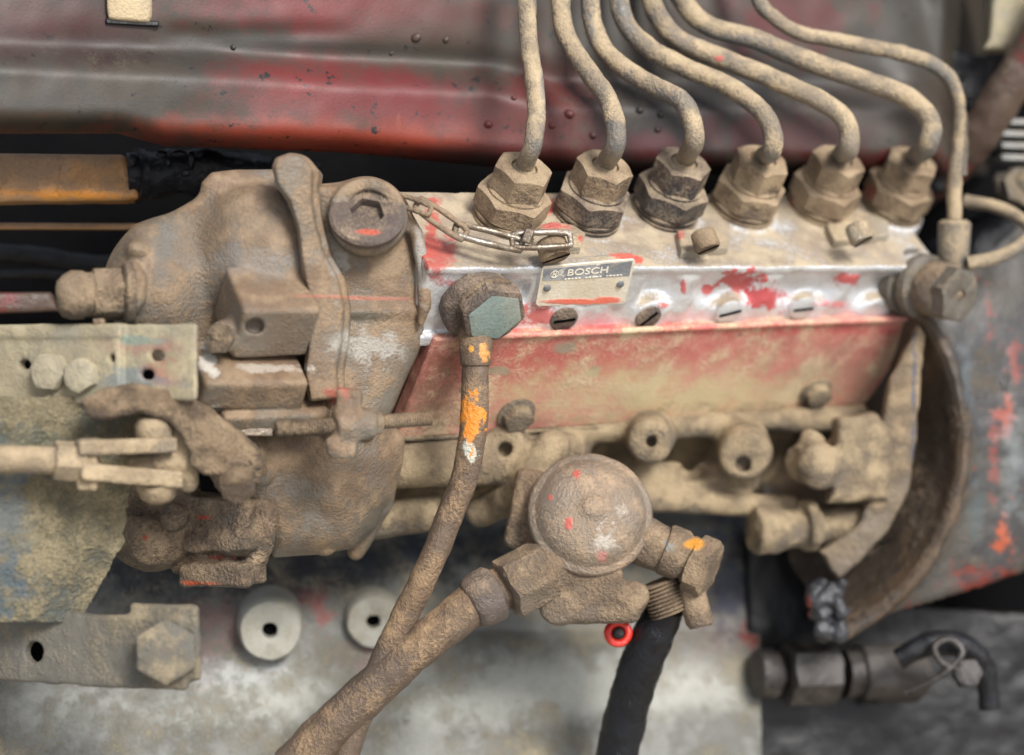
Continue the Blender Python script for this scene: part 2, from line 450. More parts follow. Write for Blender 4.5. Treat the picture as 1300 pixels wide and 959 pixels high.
# ---------------------------------------------------------------- materials of this engine
CAST=srgb(128,120,108)
def P(*a): return a
M={}
M['cover']=grime('faded_red_cover_paint', srgb(58,50,40), srgb(47,43,36), .5, rough=.52, drough=.68, dust=.20, dustc=srgb(75,67,57), dustc2=srgb(60,54,47), up=.2, oil=.0, grain=.4, lump=.05, bump=.25, scale=.7,
  patches=[P(50,30,150,120,36,srgb(65,22,21),.9,1.4,.75),P(430,14,0,170,28,srgb(101,24,24),.8,1.2,.85),P(375,125,0,95,38,srgb(113,28,27),.9,1.0,.9),P(505,125,0,85,36,srgb(100,24,27),.8,1.0,.9),
   P(610,165,0,110,34,srgb(98,32,29),.7,1.2,.85),P(440,178,0,230,19,srgb(127,50,33),.6,1.0,.95),P(640,196,-50,90,18,srgb(57,35,34),.6,1.2,.7),P(60,178,150,170,9,srgb(90,30,24),.7,1.0,.85),
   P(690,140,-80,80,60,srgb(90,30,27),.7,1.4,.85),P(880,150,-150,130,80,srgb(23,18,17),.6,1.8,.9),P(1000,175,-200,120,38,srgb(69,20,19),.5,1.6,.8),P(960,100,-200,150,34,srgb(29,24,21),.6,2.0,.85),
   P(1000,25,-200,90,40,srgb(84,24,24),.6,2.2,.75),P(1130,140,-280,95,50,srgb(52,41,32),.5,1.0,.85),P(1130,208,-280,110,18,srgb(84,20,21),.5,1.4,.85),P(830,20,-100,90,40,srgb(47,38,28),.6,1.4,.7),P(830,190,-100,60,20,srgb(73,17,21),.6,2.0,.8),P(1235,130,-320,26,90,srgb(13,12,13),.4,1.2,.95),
   P(150,60,150,120,16,srgb(35,29,26),.8,1.6,.6),P(480,60,0,200,7,srgb(37,31,26),.8,1.2,.6),P(260,206,90,320,9,srgb(25,19,19),.6,.8,.6),P(560,40,0,90,30,srgb(64,58,48),.8,1.4,.6)],  # long dark strips at the crease and lower edge are painted-in shade
  chip=srgb(25,21,19), chipamt=.62,
  over=[P(508,163,-20,2.6,13,srgb(122,53,36),.3,1.,.7)])
M['cast']=grime('dusty_cast_aluminium', srgb(135,129,118), srgb(113,106,94), rough=.5, metal=.3, dust=.62, dustc=srgb(137,118,96), dustc2=srgb(111,91,72), up=.30, grain=.7, lump=.35, bump=.55, drough=.6, wear=srgb(182,174,161), wearlo=.60,
  over=[P(225,300,180,80,40,srgb(91,81,67),.9,2.2,.5),P(360,440,200,30,40,srgb(104,82,63),.9,1.6,.5),P(300,460,200,80,8,srgb(104,82,63),.9,1.6,.5),P(534,335,120,6,40,srgb(172,171,165),.6,2.0,.6),P(262,450,240,8,22,srgb(191,185,173),.3,2.6,.85),P(270,520,240,8,4,srgb(186,180,168),.3,2.4,.7),P(450,378,150,75,2.2,srgb(172,106,87),.5,1.4,.7),  # narrow pale strip on the right rim paints in its highlight
   P(350,468,180,30,4,srgb(176,167,153),.4,2.8,.7),P(470,440,120,30,13,srgb(171,167,158),.6,3.0,.6),P(325,335,170,60,14,srgb(145,142,135),.9,1.8,.4),P(430,300,150,10,50,srgb(158,154,144),.7,2.4,.45),P(425,500,120,9,9,srgb(152,75,60),.4,2.2,.8),P(445,500,120,6,10,srgb(156,79,63),.4,2.2,.7),P(205,300,200,10,50,srgb(93,97,94),.8,2.2,.4),P(300,320,200,9,20,srgb(104,104,104),.8,1.6,.4)])
M['cast_dark']=grime('dirt_caked_casting', srgb(96,88,77), srgb(79,72,63), rough=.5, metal=.2, drough=.6, wear=srgb(176,167,154), wearlo=.60, dust=.62, dustc=srgb(143,126,104), dustc2=srgb(115,99,84), up=.4, grain=1.4, lump=.7,
  over=[P(264,655,60,8,3,srgb(186,68,48),.3,1.8,.9),P(285,706,60,14,2.2,srgb(172,72,55),.3,2.4,.8),P(265,738,60,18,2.4,srgb(191,79,39),.3,2.2,.8),P(192,680,60,4,3,srgb(163,75,58),.3,1.6,.8)])
M['cast_far']=grime('tan_dusted_casting', srgb(125,115,101), srgb(102,93,82), rough=.6, dust=.66, dustc=srgb(155,140,114), dustc2=srgb(119,107,89), up=.5, grain=.9, lump=.6)
M['alu']=grime('polished_pump_aluminium', srgb(222,224,226), srgb(186,184,178), .62, rough=.36, metal=.6, dust=.12, dustc=srgb(166,152,128), dustc2=srgb(134,120,102), up=1.3, grain=.5, lump=.35,
  over=[P(945,356,-60,28,12,srgb(190,74,70),.15,1.9),P(900,366,-40,8,7,srgb(190,74,70),.15,1.4),P(977,378,-80,28,15,srgb(186,52,54),.15,1.6),P(1080,354,-120,20,9,srgb(190,74,70),.15,1.5),P(868,362,-30,5,9,srgb(190,74,70),.15,1.2),
   P(1060,385,-120,22,5,srgb(212,120,118),.3,1.4,.9),P(560,325,110,16,26,srgb(170,76,68),.4,2.4,.85),P(680,400,60,34,12,srgb(196,96,88),.2,1.6,.9),P(548,278,110,8,40,srgb(176,80,70),.35,2.0,.85),
   P(695,262,0,14,14,srgb(200,90,76),.2,1.6,.9),P(794,326,20,14,5,srgb(204,86,74),.2,1.6,.9),P(812,330,20,6,4,srgb(204,86,74),.2,1.6,.9),P(1090,238,-200,10,12,srgb(206,96,86),.2,1.4,.9),P(845,385,0,9,5,srgb(200,96,90),.2,1.4)])
M['panel']=grime('faded_red_side_cover', srgb(193,125,114), srgb(186,139,121), .55, rough=.42, drough=.66, dust=.60, dustc=srgb(197,182,153), dustc2=srgb(191,156,136), up=.0, grain=.6, lump=.3, bump=.4, scale=.9, chip=srgb(114,89,77), chipamt=.70,
  patches=[P(900,416,-20,330,7,srgb(193,89,87),.5,.7,.95),P(1130,450,-150,60,36,srgb(174,89,83),.7,1.4,.6),P(690,462,0,150,30,srgb(180,85,77),.8,1.8,.7),P(900,450,-60,120,16,srgb(186,105,96),.8,2.4,.6)],
  over=[P(718,443,20,16,7,srgb(142,137,117),.2,1.6,.85),P(757,470,0,7,11,srgb(142,137,117),.25,2.2,.75),P(632,472,30,20,6,srgb(144,137,115),.2,1.8,.85),P(588,500,60,7,16,srgb(83,81,76),.3,2.4,.8),P(958,472,-80,9,7,srgb(163,40,41),.15,2.4,.95),P(945,425,-60,4,4,srgb(66,73,76),.2,1.,.9),
   P(722,490,20,4,10,srgb(140,135,114),.2,1.8,.8),P(880,505,-80,210,30,srgb(199,184,142),.8,1.8,.85),P(1070,480,-150,60,36,srgb(152,133,108),.8,1.6,.6),P(548,500,70,44,60,srgb(110,83,68),.8,1.8,.7),P(720,545,20,110,14,srgb(133,117,93),.5,1.8,.8),P(1000,522,-100,110,9,srgb(114,98,77),.6,2.2,.7)])
M['nut']=grime('dusty_steel_union', srgb(103,92,82), srgb(86,75,68), rough=.5, metal=.4, dust=.76, dustc=srgb(159,142,118), dustc2=srgb(134,117,97), up=.30, grain=1.0, lump=.2, bump=.6, chip=srgb(111,69,57), chipamt=.74,
  over=[P(1112,238,-180,7,12,srgb(163,86,73),.3,1.8,.7),P(1015,250,-120,6,14,srgb(157,92,77),.3,2.2,.5)])
M['nut_dark']=grime('oily_steel_union', srgb(72,70,70), srgb(92,80,74), rough=.42, metal=.45, dust=.54, dustc=srgb(156,142,122), dustc2=srgb(120,108,96), up=.55, oil=.14, oilrough=.35, grain=1.0, lump=.2)
M['pipe']=grime('dusty_steel_pipe', srgb(112,110,106), srgb(128,118,104), rough=.5, metal=.2, dust=.58, dustc=srgb(172,156,130), dustc2=srgb(142,130,112), up=.38, grain=.9, lump=.3, bump=.6, chip=srgb(88,86,84), chipamt=.73,
  over=[P(912,75,-80,6,4,srgb(196,98,92),.2,1.2,.9),P(690,110,50,4,60,srgb(112,114,120),.5,1.4,.5),P(752,40,0,4,32,srgb(98,104,116),.5,1.2,.55),P(930,45,-60,60,5,srgb(106,108,114),.6,1.4,.45)])
M['hose_pipe']=grime('brown_dusty_fuel_pipe', srgb(110,93,78), srgb(94,81,70), rough=.5, metal=.2, dust=.50, dustc=srgb(152,129,102), dustc2=srgb(122,102,81), up=.25, grain=.8, lump=.4,
  over=[P(605,508,100,2.5,2.5,srgb(226,145,55),.2,1.),P(600,535,100,12,28,srgb(224,141,48),.12,2.2),P(597,572,98,9,15,srgb(196,197,182),.12,1.8),P(599,548,99,6,26,srgb(226,135,44),.12,2.4,.95),P(598,443,110,3,4,srgb(214,155,55),.2,1.),P(615,446,110,5,10,srgb(210,145,78),.2,1.8,.9)])
M['teal']=grime('verdigris_bolt_face', srgb(132,148,142), srgb(142,148,138), rough=.55, metal=.1, dust=.30, dustc=srgb(156,150,134), dustc2=srgb(126,130,120), up=.2, grain=1.0, lump=.25, chip=srgb(104,118,114), chipamt=.64)
M['steel']=grime('worn_bright_wire', srgb(170,160,148), srgb(120,108,94), rough=.33, metal=.8, dust=.34, dustc=srgb(150,134,110), dustc2=srgb(116,102,84), up=.35, grain=.6, lump=.3)
M['rivet']=grime('dull_rivet', srgb(120,124,124), rough=.5, metal=.4, dust=.1, grain=.5)
M['plate']=grime('worn_label_plate', srgb(226,216,196), srgb(206,194,170), rough=.45, metal=.1, dust=.22, dustc=srgb(190,172,142), up=.0, grain=.35, lump=.12,
  over=[P(745,382,60,52,4,srgb(222,104,82),.12,.5),P(775,379,60,22,5,srgb(222,104,82),.12,.5)])
M['plate_band']=grime('worn_grey_print', srgb(128,130,134), srgb(160,160,160), rough=.5, dust=.30, dustc=srgb(196,184,160), up=.0, grain=.4, lump=.1, chip=srgb(206,200,186), chipamt=.6)
M['print']=grime('cream_lettering', srgb(232,224,204), rough=.5, dust=.12, up=0, grain=.3, lump=.1)
M['plug']=grime('brown_steel_plug', srgb(104,94,88), srgb(92,82,76), rough=.5, metal=.3, dust=.54, dustc=srgb(140,124,108), dustc2=srgb(112,100,90), up=.3, grain=1.0, lump=.3,
  over=[P(470,296,180,15,3,srgb(196,92,72),.25,1.2,.85)])
M['rail']=grime('cream_dusted_rail', bump=.5, base=srgb(150,142,122), base2=srgb(136,132,116), rough=.6, dust=.66, dustc=srgb(160,152,128), dustc2=srgb(140,132,110), up=.15, grain=.5, lump=.35,
  over=[P(190,438,240,36,10,srgb(150,108,96),.6,2.0,.6),P(210,474,240,18,18,srgb(160,96,82),.4,2.0,.6),P(175,485,240,40,12,srgb(104,118,124),.5,2.2,.6),P(178,432,240,24,6,srgb(116,140,126),.3,1.6,.7)])
M['boltcream']=grime('cream_dusted_bolt', srgb(160,154,136), rough=.6, dust=.7, dustc=srgb(170,163,142), dustc2=srgb(150,142,124), up=.2, grain=.5, lump=.3)
M['sheet']=grime('crusted_blue_sheet', srgb(96,104,100), srgb(115,113,97), .50, rough=.65, dust=.76, dustc=srgb(137,128,104), dustc2=srgb(115,109,88), up=.1, grain=1.9, lump=.5,
  over=[P(2,650,260,22,70,srgb(89,106,118),.8,3.0,.55),P(40,560,220,60,14,srgb(96,106,95),.8,2.2,.4),P(150,535,220,50,12,srgb(91,97,87),.6,1.8,.5),P(10,740,220,20,30,srgb(89,106,116),.7,2.4,.5)])
M['rod']=grime('tan_dusted_linkage', srgb(136,124,108), rough=.6, dust=.72, dustc=srgb(170,154,128), dustc2=srgb(144,130,108), up=.25, grain=.8, lump=.3)
M['lever']=grime('rusty_dusted_lever', srgb(104,89,75), srgb(87,76,66), rough=.6, dust=.58, dustc=srgb(137,120,98), dustc2=srgb(104,89,72), up=.5, grain=1.6, lump=.6)
M['bracket']=grime('grey_tan_bracket', srgb(104,100,90), srgb(88,86,80), rough=.6, dust=.46, dustc=srgb(132,123,104), dustc2=srgb(104,98,86), up=.35, grain=.6, lump=.4)
M['crust']=grime('oil_wet_crust', srgb(56,57,60), srgb(24,23,24), .5, rough=.25, dust=.1, up=.2, grain=.8, lump=1.0, over=[P(1026,775,-200,3,20,srgb(136,43,25),.4,1.2,.8)])
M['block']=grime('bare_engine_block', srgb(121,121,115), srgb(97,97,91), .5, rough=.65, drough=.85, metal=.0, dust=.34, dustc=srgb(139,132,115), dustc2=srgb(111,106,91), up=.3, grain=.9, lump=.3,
  patches=[P(400,755,-250,20,32,srgb(142,73,65),.6,3.4,.75),P(275,800,-200,30,45,srgb(132,97,89),.8,3.0,.65),P(640,868,-300,420,36,srgb(168,168,158),.6,.6,.85),P(305,846,-200,50,18,srgb(168,170,168),.7,1.8,.7),P(900,800,-400,60,60,srgb(107,92,84),.7,2.2,.8),P(925,730,-400,30,70,srgb(60,66,86),.6,2.4,.8),P(950,800,-400,14,30,srgb(130,48,37),.5,3,.7),P(330,712,-250,330,42,srgb(31,33,39),.5,1.2,.93),P(700,690,-300,330,24,srgb(34,38,46),.6,1.6,.9),P(480,830,-250,40,16,srgb(130,83,75),.7,3,.5)],  # the wide dark blue-grey bands along the top paint in shade
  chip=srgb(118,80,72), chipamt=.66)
M['boss']=grime('pale_boss', srgb(164,162,150), srgb(142,138,126), rough=.55, dust=.4, dustc=srgb(168,162,144), dustc2=srgb(146,140,124), up=.2, grain=.5, lump=.3)
M['yellow']=grime('orange_yellow_paint', srgb(182,132,76), srgb(160,124,88), rough=.45, dust=.42, dustc=srgb(134,112,90), dustc2=srgb(116,98,82), up=.45, grain=.5, lump=.2, chip=srgb(84,80,80), chipamt=.67,
  over=[P(80,250,-40,85,5,srgb(206,132,36),.5,1.0,.9)])
M['black']=grime('oily_black_rubber', (.012,.013,.016), (.009,.009,.010), spec=.3, rough=.16, dust=.02, dustc=srgb(70,68,66), up=.1, grain=.4, lump=1.2)
M['dark']=grime('painted_shade_black', (.0035,.0034,.0038), (.0025,.0025,.003), spec=.03, rough=.6, dust=.0, dustc=srgb(40,34,30), up=.0, grain=.5, lump=.6)  # near-black colour standing in for shade in the bay, holes and gaps
M['deadblack']=grime('greasy_dark_metal', srgb(15,13,13), srgb(9,8,9), rough=.4, dust=.15, dustc=srgb(43,37,31), dustc2=srgb(28,25,22), up=.1, grain=.6, lump=.8)
M['flange']=grime('tan_dusted_flange', srgb(120,108,92), srgb(96,86,74), rough=.6, dust=.6, dustc=srgb(146,130,106), dustc2=srgb(112,98,82), up=.2, oil=.1, grain=.8, lump=.8, over=[P(1160,500,-200,3,60,srgb(70,80,100),.5,1.8,.8)])
M['fitting_dark']=grime('greasy_fitting', srgb(84,80,76), srgb(58,54,52), rough=.4, metal=.3, dust=.3, dustc=srgb(116,106,92), dustc2=srgb(84,76,66), up=.3, oil=.3, grain=.7, lump=.8)
M['cavity']=grime('oily_brown_cavity', srgb(84,68,52), srgb(54,46,38), .5, rough=.45, drough=.7, dust=.38, dustc=srgb(124,106,86), dustc2=srgb(84,72,60), up=.1, oil=.30, oilrough=.3, grain=.9, lump=.9, over=[P(1185,560,-260,16,130,srgb(46,38,31),.8,1.8,.75)])  # tall dark strip down the hollow is shade put into the colour
M['ring']=grime('grimy_round_housing', srgb(77,73,67), srgb(55,54,54), .5, rough=.42, drough=.6, dust=.30, dustc=srgb(100,92,80), dustc2=srgb(75,69,62), up=.2, oil=.30, oilrough=.25, grain=.7, lump=.7, chip=srgb(126,51,40), chipamt=.63,
  over=[P(1280,525,-250,9,16,srgb(168,73,52),.5,4.0,.75),P(1262,585,-250,6,34,srgb(141,68,57),.6,4.0,.6),P(1276,690,-250,9,20,srgb(173,79,40),.5,4.0,.8),P(1262,742,-250,40,18,srgb(132,46,33),.8,4.0,.7),P(1225,778,-250,80,8,srgb(126,34,27),.5,3.0,.8),P(1258,400,-250,5,26,srgb(131,63,54),.5,3.6,.65),P(1292,460,-250,6,30,srgb(142,61,48),.5,4.0,.65),P(1292,590,-250,14,60,srgb(117,124,124),.8,2.6,.6),P(1240,640,-250,8,30,srgb(72,89,92),.8,3,.5),P(1225,500,-250,8,40,srgb(80,92,97),.8,3,.5)])
M['redline']=grime('chipped_red_pipe', srgb(120,46,42), srgb(84,68,58), .42, rough=.4, dust=.3, dustc=srgb(112,98,82), dustc2=srgb(84,74,64), up=.3, oil=.15, grain=.5, lump=.5)
M['fin']=grime('bare_finned_metal', srgb(140,140,136), rough=.4, metal=.3, dust=.3, dustc=srgb(180,172,156), grain=.4)
M['tab']=grime('tan_tab', srgb(176,160,132), rough=.6, dust=.6, dustc=srgb(184,168,138), dustc2=srgb(166,150,124), up=.1, grain=.4, lump=.2)
M['redwasher']=grime('bright_red_plastic', srgb(206,48,34), rough=.35, dust=.22, up=.1, grain=.2, lump=.1)
M['greyfar']=grime('grey_fitting', srgb(111,105,96), srgb(94,87,78), rough=.5, metal=.3, dust=.4, dustc=srgb(137,124,100), dustc2=srgb(103,92,78), up=.4, grain=.6, lump=.8)
M['orangespot']=grime('dusty_fitting', srgb(122,110,96), srgb(106,95,83), rough=.5, metal=.15, dust=.62, dustc=srgb(145,127,105), dustc2=srgb(116,100,83), up=.35, grain=1.2, lump=.6,
  over=[P(879,690,0,13,6,srgb(213,146,47),.3,1.0),P(733,604,40,4,5,srgb(184,79,70),.3,1.8,.9),P(722,664,40,4,8,srgb(184,79,70),.3,2.2,.9),P(699,632,40,3,3,srgb(180,85,74),.3,1.4,.8),P(770,690,40,10,13,srgb(186,178,165),.5,2.8,.7),P(768,705,40,6,6,srgb(180,102,91),.4,2.2,.7),P(848,690,0,7,8,srgb(145,161,163),.5,2,.5)])  # the pale patch low on the right repeats the dome's painted highlight
M['clamp']=grime('dusted_clamp_plate', srgb(176,168,152), srgb(150,140,124), rough=.5, metal=.3, dust=.5, dustc=srgb(180,164,138), dustc2=srgb(146,130,110), up=.3, grain=.9, lump=.3, over=[P(702,285,60,20,5,srgb(190,92,86),.3,1.8,.9),P(738,300,60,4,5,srgb(186,70,60),.3,1.6,.8),P(864,296,-20,5,7,srgb(180,84,76),.3,1.8,.7)])

M['domecap']=grime('smooth_dusty_cap', srgb(134,122,108), srgb(118,106,93), rough=.4, drough=.55, metal=.3, dust=.50, dustc=srgb(156,136,114), dustc2=srgb(132,114,95), up=.2, grain=.55, lump=.3, wear=srgb(176,166,152), wearlo=.62,
  over=[P(733,604,40,4,5,srgb(186,81,71),.3,1.8,.85),P(722,664,40,4,8,srgb(186,81,71),.3,2.2,.85),P(699,632,40,3,3,srgb(180,87,75),.3,1.4,.7),P(770,690,40,9,12,srgb(188,180,167),.6,2.8,.6),P(766,705,40,6,6,srgb(176,100,90),.5,2.4,.6)])  # pale patch low on the right of the dome is a painted highlight
# ================================================================ setting
O=U(650,300,40)
def L(c,a,b): return O+e1*c+e2*a+en*b                       # pump coordinates: along, out of the front, up
def deck(px,py,b=0): return hit(px,py,O+en*b,en)
def front(px,py,a=62): return hit(px,py,O+e2*a,e2)
def coord(u): q=Vector(u)-O; return q.dot(e1),q.dot(e2),q.dot(en)

# dark engine bay behind everything and the engine block's side wall
mb=MB(); g=[]
nx,nz=40,30
for j in range(nz+1):
    for i in range(nx+1):
        px=-420+2200*i/nx; py=-320+1700*j/nz
        g.append(U(px,py,-640-.3*(px-650)*.5+40*mnoise.noise(Vector((px*.006,py*.006,1)))))
mb.put(g,[(j*(nx+1)+i,(j+1)*(nx+1)+i,(j+1)*(nx+1)+i+1,j*(nx+1)+i+1) for j in range(nz) for i in range(nx)])
single('engine_bay_wall',None,None,mb.mesh(),M['dark'],kind='structure')  # the bay's deep shade is put into this wall's colour
def ground_sheet():
    me=bpy.data.meshes.new('ground'); z=-1.0; r=12
    me.from_pydata([(-r,-r,z),(r,-r,z),(r,r,z),(-r,r,z)],[],[(0,1,2,3)]); return me
MG=bpy.data.materials.new('dry_yard_soil'); MG.use_nodes=True; t=NT(MG)
tc=t.node('ShaderNodeNewGeometry'); cg=t.mix(t.noise(tc.outputs['Position'],3,6),srgb(126,116,98),srgb(146,134,114))
b_=t.node('ShaderNodeBsdfPrincipled'); t.put(b_.inputs['Base Color'],cg); b_.inputs['Roughness'].default_value=.9
o_=t.node('ShaderNodeOutputMaterial'); t.L.new(b_.outputs[0],o_.inputs[0])
single('ground',None,None,ground_sheet(),MG,kind='structure')

# ---------------------------------------------------------------- the big pressed cover behind the injector pipes
def interp(t,xs,ys): return float(np.interp(t,xs,ys))
def sstep(a,b,x): x=min(1,max(0,(x-a)/(b-a))); return x*x*(3-2*x)
def cover_depth(px,py):
    h=-78-.40*(px-650)
    # lower roll: bulges outward below a crease, turned under at its edge
    cr=interp(px,[0,250,430,620,700,1300],[50,60,72,80,100,100])
    ed=interp(px,[-60,150,210,440,560,640,800,1240,1400],[170,170,186,194,206,214,222,222,222])
    h+=26*sstep(cr,cr+45,py)-9*math.exp(-((py-cr)/18)**2)*interp(px,[0,200,260,700,800],[.2,.6,1,1,.3])
    if px<620: h-=5*math.exp(-((py-42)/12)**2)*sstep(180,240,px)*(1-sstep(400,470,px))
    k=(py-(ed-34))/34
    if k>0: h-=46*k**2.4
    h+=6*mnoise.noise(Vector((px*.006,py*.010,3)))+1.3*mnoise.noise(Vector((px*.03,py*.03,5)))
    if px>1195: h-=(px-1195)**1.6*.55
    # dent and fold lines at the right
    h+=22*math.exp(-((px-1150-.5*(py-90))/38)**2)*sstep(60,120,py)
    h-=14*math.exp(-((px-1205-.3*(py-120))/26)**2)
    h+=12*math.exp(-((px-640-.6*(py-70))/40)**2)*sstep(40,100,py)*.6
    return h,ed
nx,nz=230,52; g=[];
for j in range(nz+9):
    for i in range(nx+1):
        px=-70+(1252+70)*i/nx
        ed=cover_depth(px,100)[1]
        if j<=nz:
            py=-70+(ed+70)*(j/nz)**.9; h,_=cover_depth(px,py); g.append(U(px,py,h))
        else:
            h,_=cover_depth(px,ed); k=(j-nz)/8; g.append(U(px,ed-3*k,h-6-k*90))     # turned-under flange
mb=MB(); mb.put(g,[(j*(nx+1)+i,(j+1)*(nx+1)+i,(j+1)*(nx+1)+i+1,j*(nx+1)+i+1) for j in range(nz+8) for i in range(nx)])
cov=Thing('engine_cover','long pressed sheet cover in chipped faded red paint behind the six injector pipes','engine cover',U(600,200,-60))
cover=cov.add('cover_panel',mb.mesh(70),M['cover'])
sm_=cover.modifiers.new('thickness','SOLIDIFY'); sm_.thickness=5*S; sm_.offset=-1
for (x,y,r) in [(620,158,5),(752,172,4.5),(700,160,4),(528,48,6),(566,50,4),(835,165,4),(812,140,5),(838,146,4),(722,145,6),(296,60,3),(497,68,3),(652,125,3)]:
    h,_=cover_depth(x,y); b=MB().ball(U(x,y,h+1),(r*1.2,r*.7,r),n=14,m=8,rough=.6); cov.add('paint_blister',b.mesh(80),M['cover'])
# slot with the tan tab sticking out of it
hh=cover_depth(165,25)[0]
b=MB().box(U(168,29,hh+2),Matrix.Rotation(.4,3,'Z'),33,3,3.5); cov.add('slot_lip',b.mesh(),M['deadblack'],bevel=1.5)
tb=Cast.view(125,-60,200,40,hh-40,hh+50,2.5); tb.poly([(136,-60),(190,-60),(189,18),(186,27),(138,26),(136,15)],hh+16,18,5,4,sz=.1).rough(.6,18)
single('metal_tab','tan rounded tab poking down through a slot at the upper edge of the red cover','tab',tb.mesh(),M['tab'])

# ---------------------------------------------------------------- behind, upper left: painted bar, oily hose, thin bar
def Hb(px,b=-10): return b-.3*(px-100)
c=Cast.view(-60,185,185,270,-120,60,2.5); c.poly([(-80,198),(150,194),(160,200),(172,222),(172,250),(150,254),(-80,262)],10,60,9,6,sx=-.3).rough(.8,22)
single('yellow_bar','orange and yellow painted bar with grey scuffs under the cover at upper left','bar',c.mesh(),M['yellow'])
b=MB().tube([U(160,222,-30),U(200,220,-40),U(250,218,-50),U(320,225,-80),U(400,232,-110)],[29,30,31,30,28],n=30,rough=2.6)
bt=Thing('oily_hose','black oil-soaked rubber hose pushed on the end of the yellow bar','hose',U(220,220,-40))
bt.add('hose',b.mesh(80),M['black'])
b=MB().lathe(U(176,222,-30),e1,[(30,-5),(35,-4),(35,4),(30,5)],n=36,rough=.8); bt.add('hose_clamp',b.mesh(),M['black'])
b=MB()
for (x,y,rx,ry) in [(243,204,5,12),(226,196,12,5),(205,196,8,5),(168,204,6,9),(214,206,4,8),(236,220,6,5)]: b.ball(U(x,y,4),(rx,7,ry),n=12,m=8,rough=.8)
bt.add('oil_blobs',b.mesh(80),M['black'],kind='stuff')
c=Cast.view(-60,270,240,305,-150,-20,2.2); c.poly([(-80,285),(235,281),(235,289),(-80,294)],-60,20,3,3,sx=-.3)
single('thin_orange_bar','thin rusty orange bar in the dark gap below the yellow bar','bar',c.mesh(),M['yellow'])
c=Cast.view(-60,360,90,415,-150,-20,3); c.poly([(-80,372),(60,370),(72,395),(-80,402)],-80,20,5,3,sx=-.3)
single('red_strip','dull red strip showing in the dark gap above the cream rail','strip',c.mesh(),M['redline'])

# ================================================================ injection pump
pump=Thing('injection_pump','dusty inline injection pump with six unions, bright aluminium body and faded red side cover','injection pump',L(250,0,-150))
c0=coord(front(548,330))[0]; c1=620
body=Cast([min((L(c,a,b))[i] for c in(c0-20,c1+20) for a in(-100,100) for b in(-140,30)) for i in range(3)],[max((L(c,a,b))[i] for c in(c0-20,c1+20) for a in(-100,100) for b in(-140,30)) for i in range(3)],2.5)
body.box(L((c0+c1)/2,-12,-60),((c1-c0)/2,74,60),PF,4,0)
body.box(L((c0+c1)/2,-12,-4),((c1-c0)/2+2,77,6),PF,3,2)                       # lip round the deck
tops=[(666,212),(769,209),(869,205),(969,202),(1066,202),(1160,203)]
NB_c=[coord(hit(x,y,O+en*88,en)-en*88)[0] for x,y in tops]
pc=[coord(front(x,365))[0] for x in(676,812)]
body.cyl(L(pc[1]+8,76,-42),L(c1-40,76,-42),27,rd=10,k=10,sub=True)             # bright concave channel
for p in NB_c: body.cyl(L(p,40,-92),L(p,40,-14),25,rd=8,k=10)
body.cyl(L(c0+62,74,-38),L(pc[0]-5,74,-38),20,rd=8,k=8,sub=True)
for q,x in enumerate([715,822,925,1018,1105]):                                 # humps round the gallery plugs
    cc=coord(front(x,398))[0]; body.cyl(L(cc,30,-80),L(cc,68,-80),27,rd=6,k=12); body.cyl(L(cc+45,40,-62),L(cc+45,63,-62),15,rd=7,k=14)
body.box(L((c0+c1)/2,56,-112),((c1-c0)/2-10,14,10),PF,5,6)
tops=[(666,212),(769,209),(869,205),(969,202),(1066,202),(1160,203)]
NB=[hit(x,y,O+en*88,en)-en*88 for x,y in tops]
for p in NB: body.cyl(p-en*20,p+en*5,49,rd=3,k=4)
for p in NB: body.cyl(p-e1*48+e2*2-en*12,p-e1*48+e2*2+en*4,15,rd=3,k=6)
body.rough(.9,16).rough(.5,7,5)
pump.add('pump_body',body.mesh(),M['alu'])
# lower casting behind and under the side cover
lo=Cast.view(420,500,1160,730,-420,-20,3)
def F(px,py,a): return front(px,py,a)
lo.poly([(470,535),(700,530),(1130,495),(1136,600),(1120,640),(1000,640),(850,625),(640,640),(520,640),(440,690),(440,620)],-250,100,20,10,sz=.3)
lo.cyl(U(470,590,-40),U(640,585,-100),32,rd=8); lo.cyl(U(430,668,-60),U(570,648,-110),24,rd=6); lo.cyl(U(800,632,-170),U(1010,645,-240),17,rd=6)
lo.cyl(U(640,612,-130),U(960,606,-240),22,rd=8); lo.cyl(U(470,560,-60),U(1100,530,-300),18,rd=6); lo.cyl(U(700,640,-160),U(800,640,-180),14,rd=6)
for x,y,h,r in [(640,570,-70,34),(825,562,-110,34),(945,580,-150,38),(716,580,-110,32)]:
    lo.cyl(U(x,y-12,h-70),U(x,y,h),r*1.1,r*.85,rd=7,k=16)
for x,y,h,r in [(642,571,-70,9),(827,561,-110,8),(943,590,-150,10)]: lo.cyl(U(x,y,h-22),U(x,y,h+20),r,rd=1,k=3,sub=True)
lo.path([U(700,570,-80),U(676,600,-70),U(655,630,-90),U(610,650,-130)],[26,24,20,22],k=14)
for x,y,r in [(590,640,26),(760,640,30),(1000,590,26),(880,600,16),(985,560,18)]: lo.ball(U(x,y,-95-.35*(x-600)),(r*1.3,30,r*.8),k=14,sub=True)
lo.rough(1.6,30).rough(.8,10,4)
pump.add('camshaft_housing',lo.mesh(),M['cast_far'])
lb=Cast.view(985,520,1160,670,-360,-120,3)
lb.poly([(1062,532),(1118,524),(1136,560),(1134,636),(1050,640),(1060,600)],-170,70,12,6,sz=.1); lb.cyl(U(1010,590,-180),U(1070,580,-230),26,rd=6,k=8); lb.ball(U(1040,592,-165),(30,26,32),k=10).ball(U(1030,560,-185),16,k=12).rough(2.5,16).rough(1,8,4)
pump.add('end_bracket',lb.mesh(),M['cast_far'])
lb=Cast.view(950,625,1150,720,-380,-160,3)
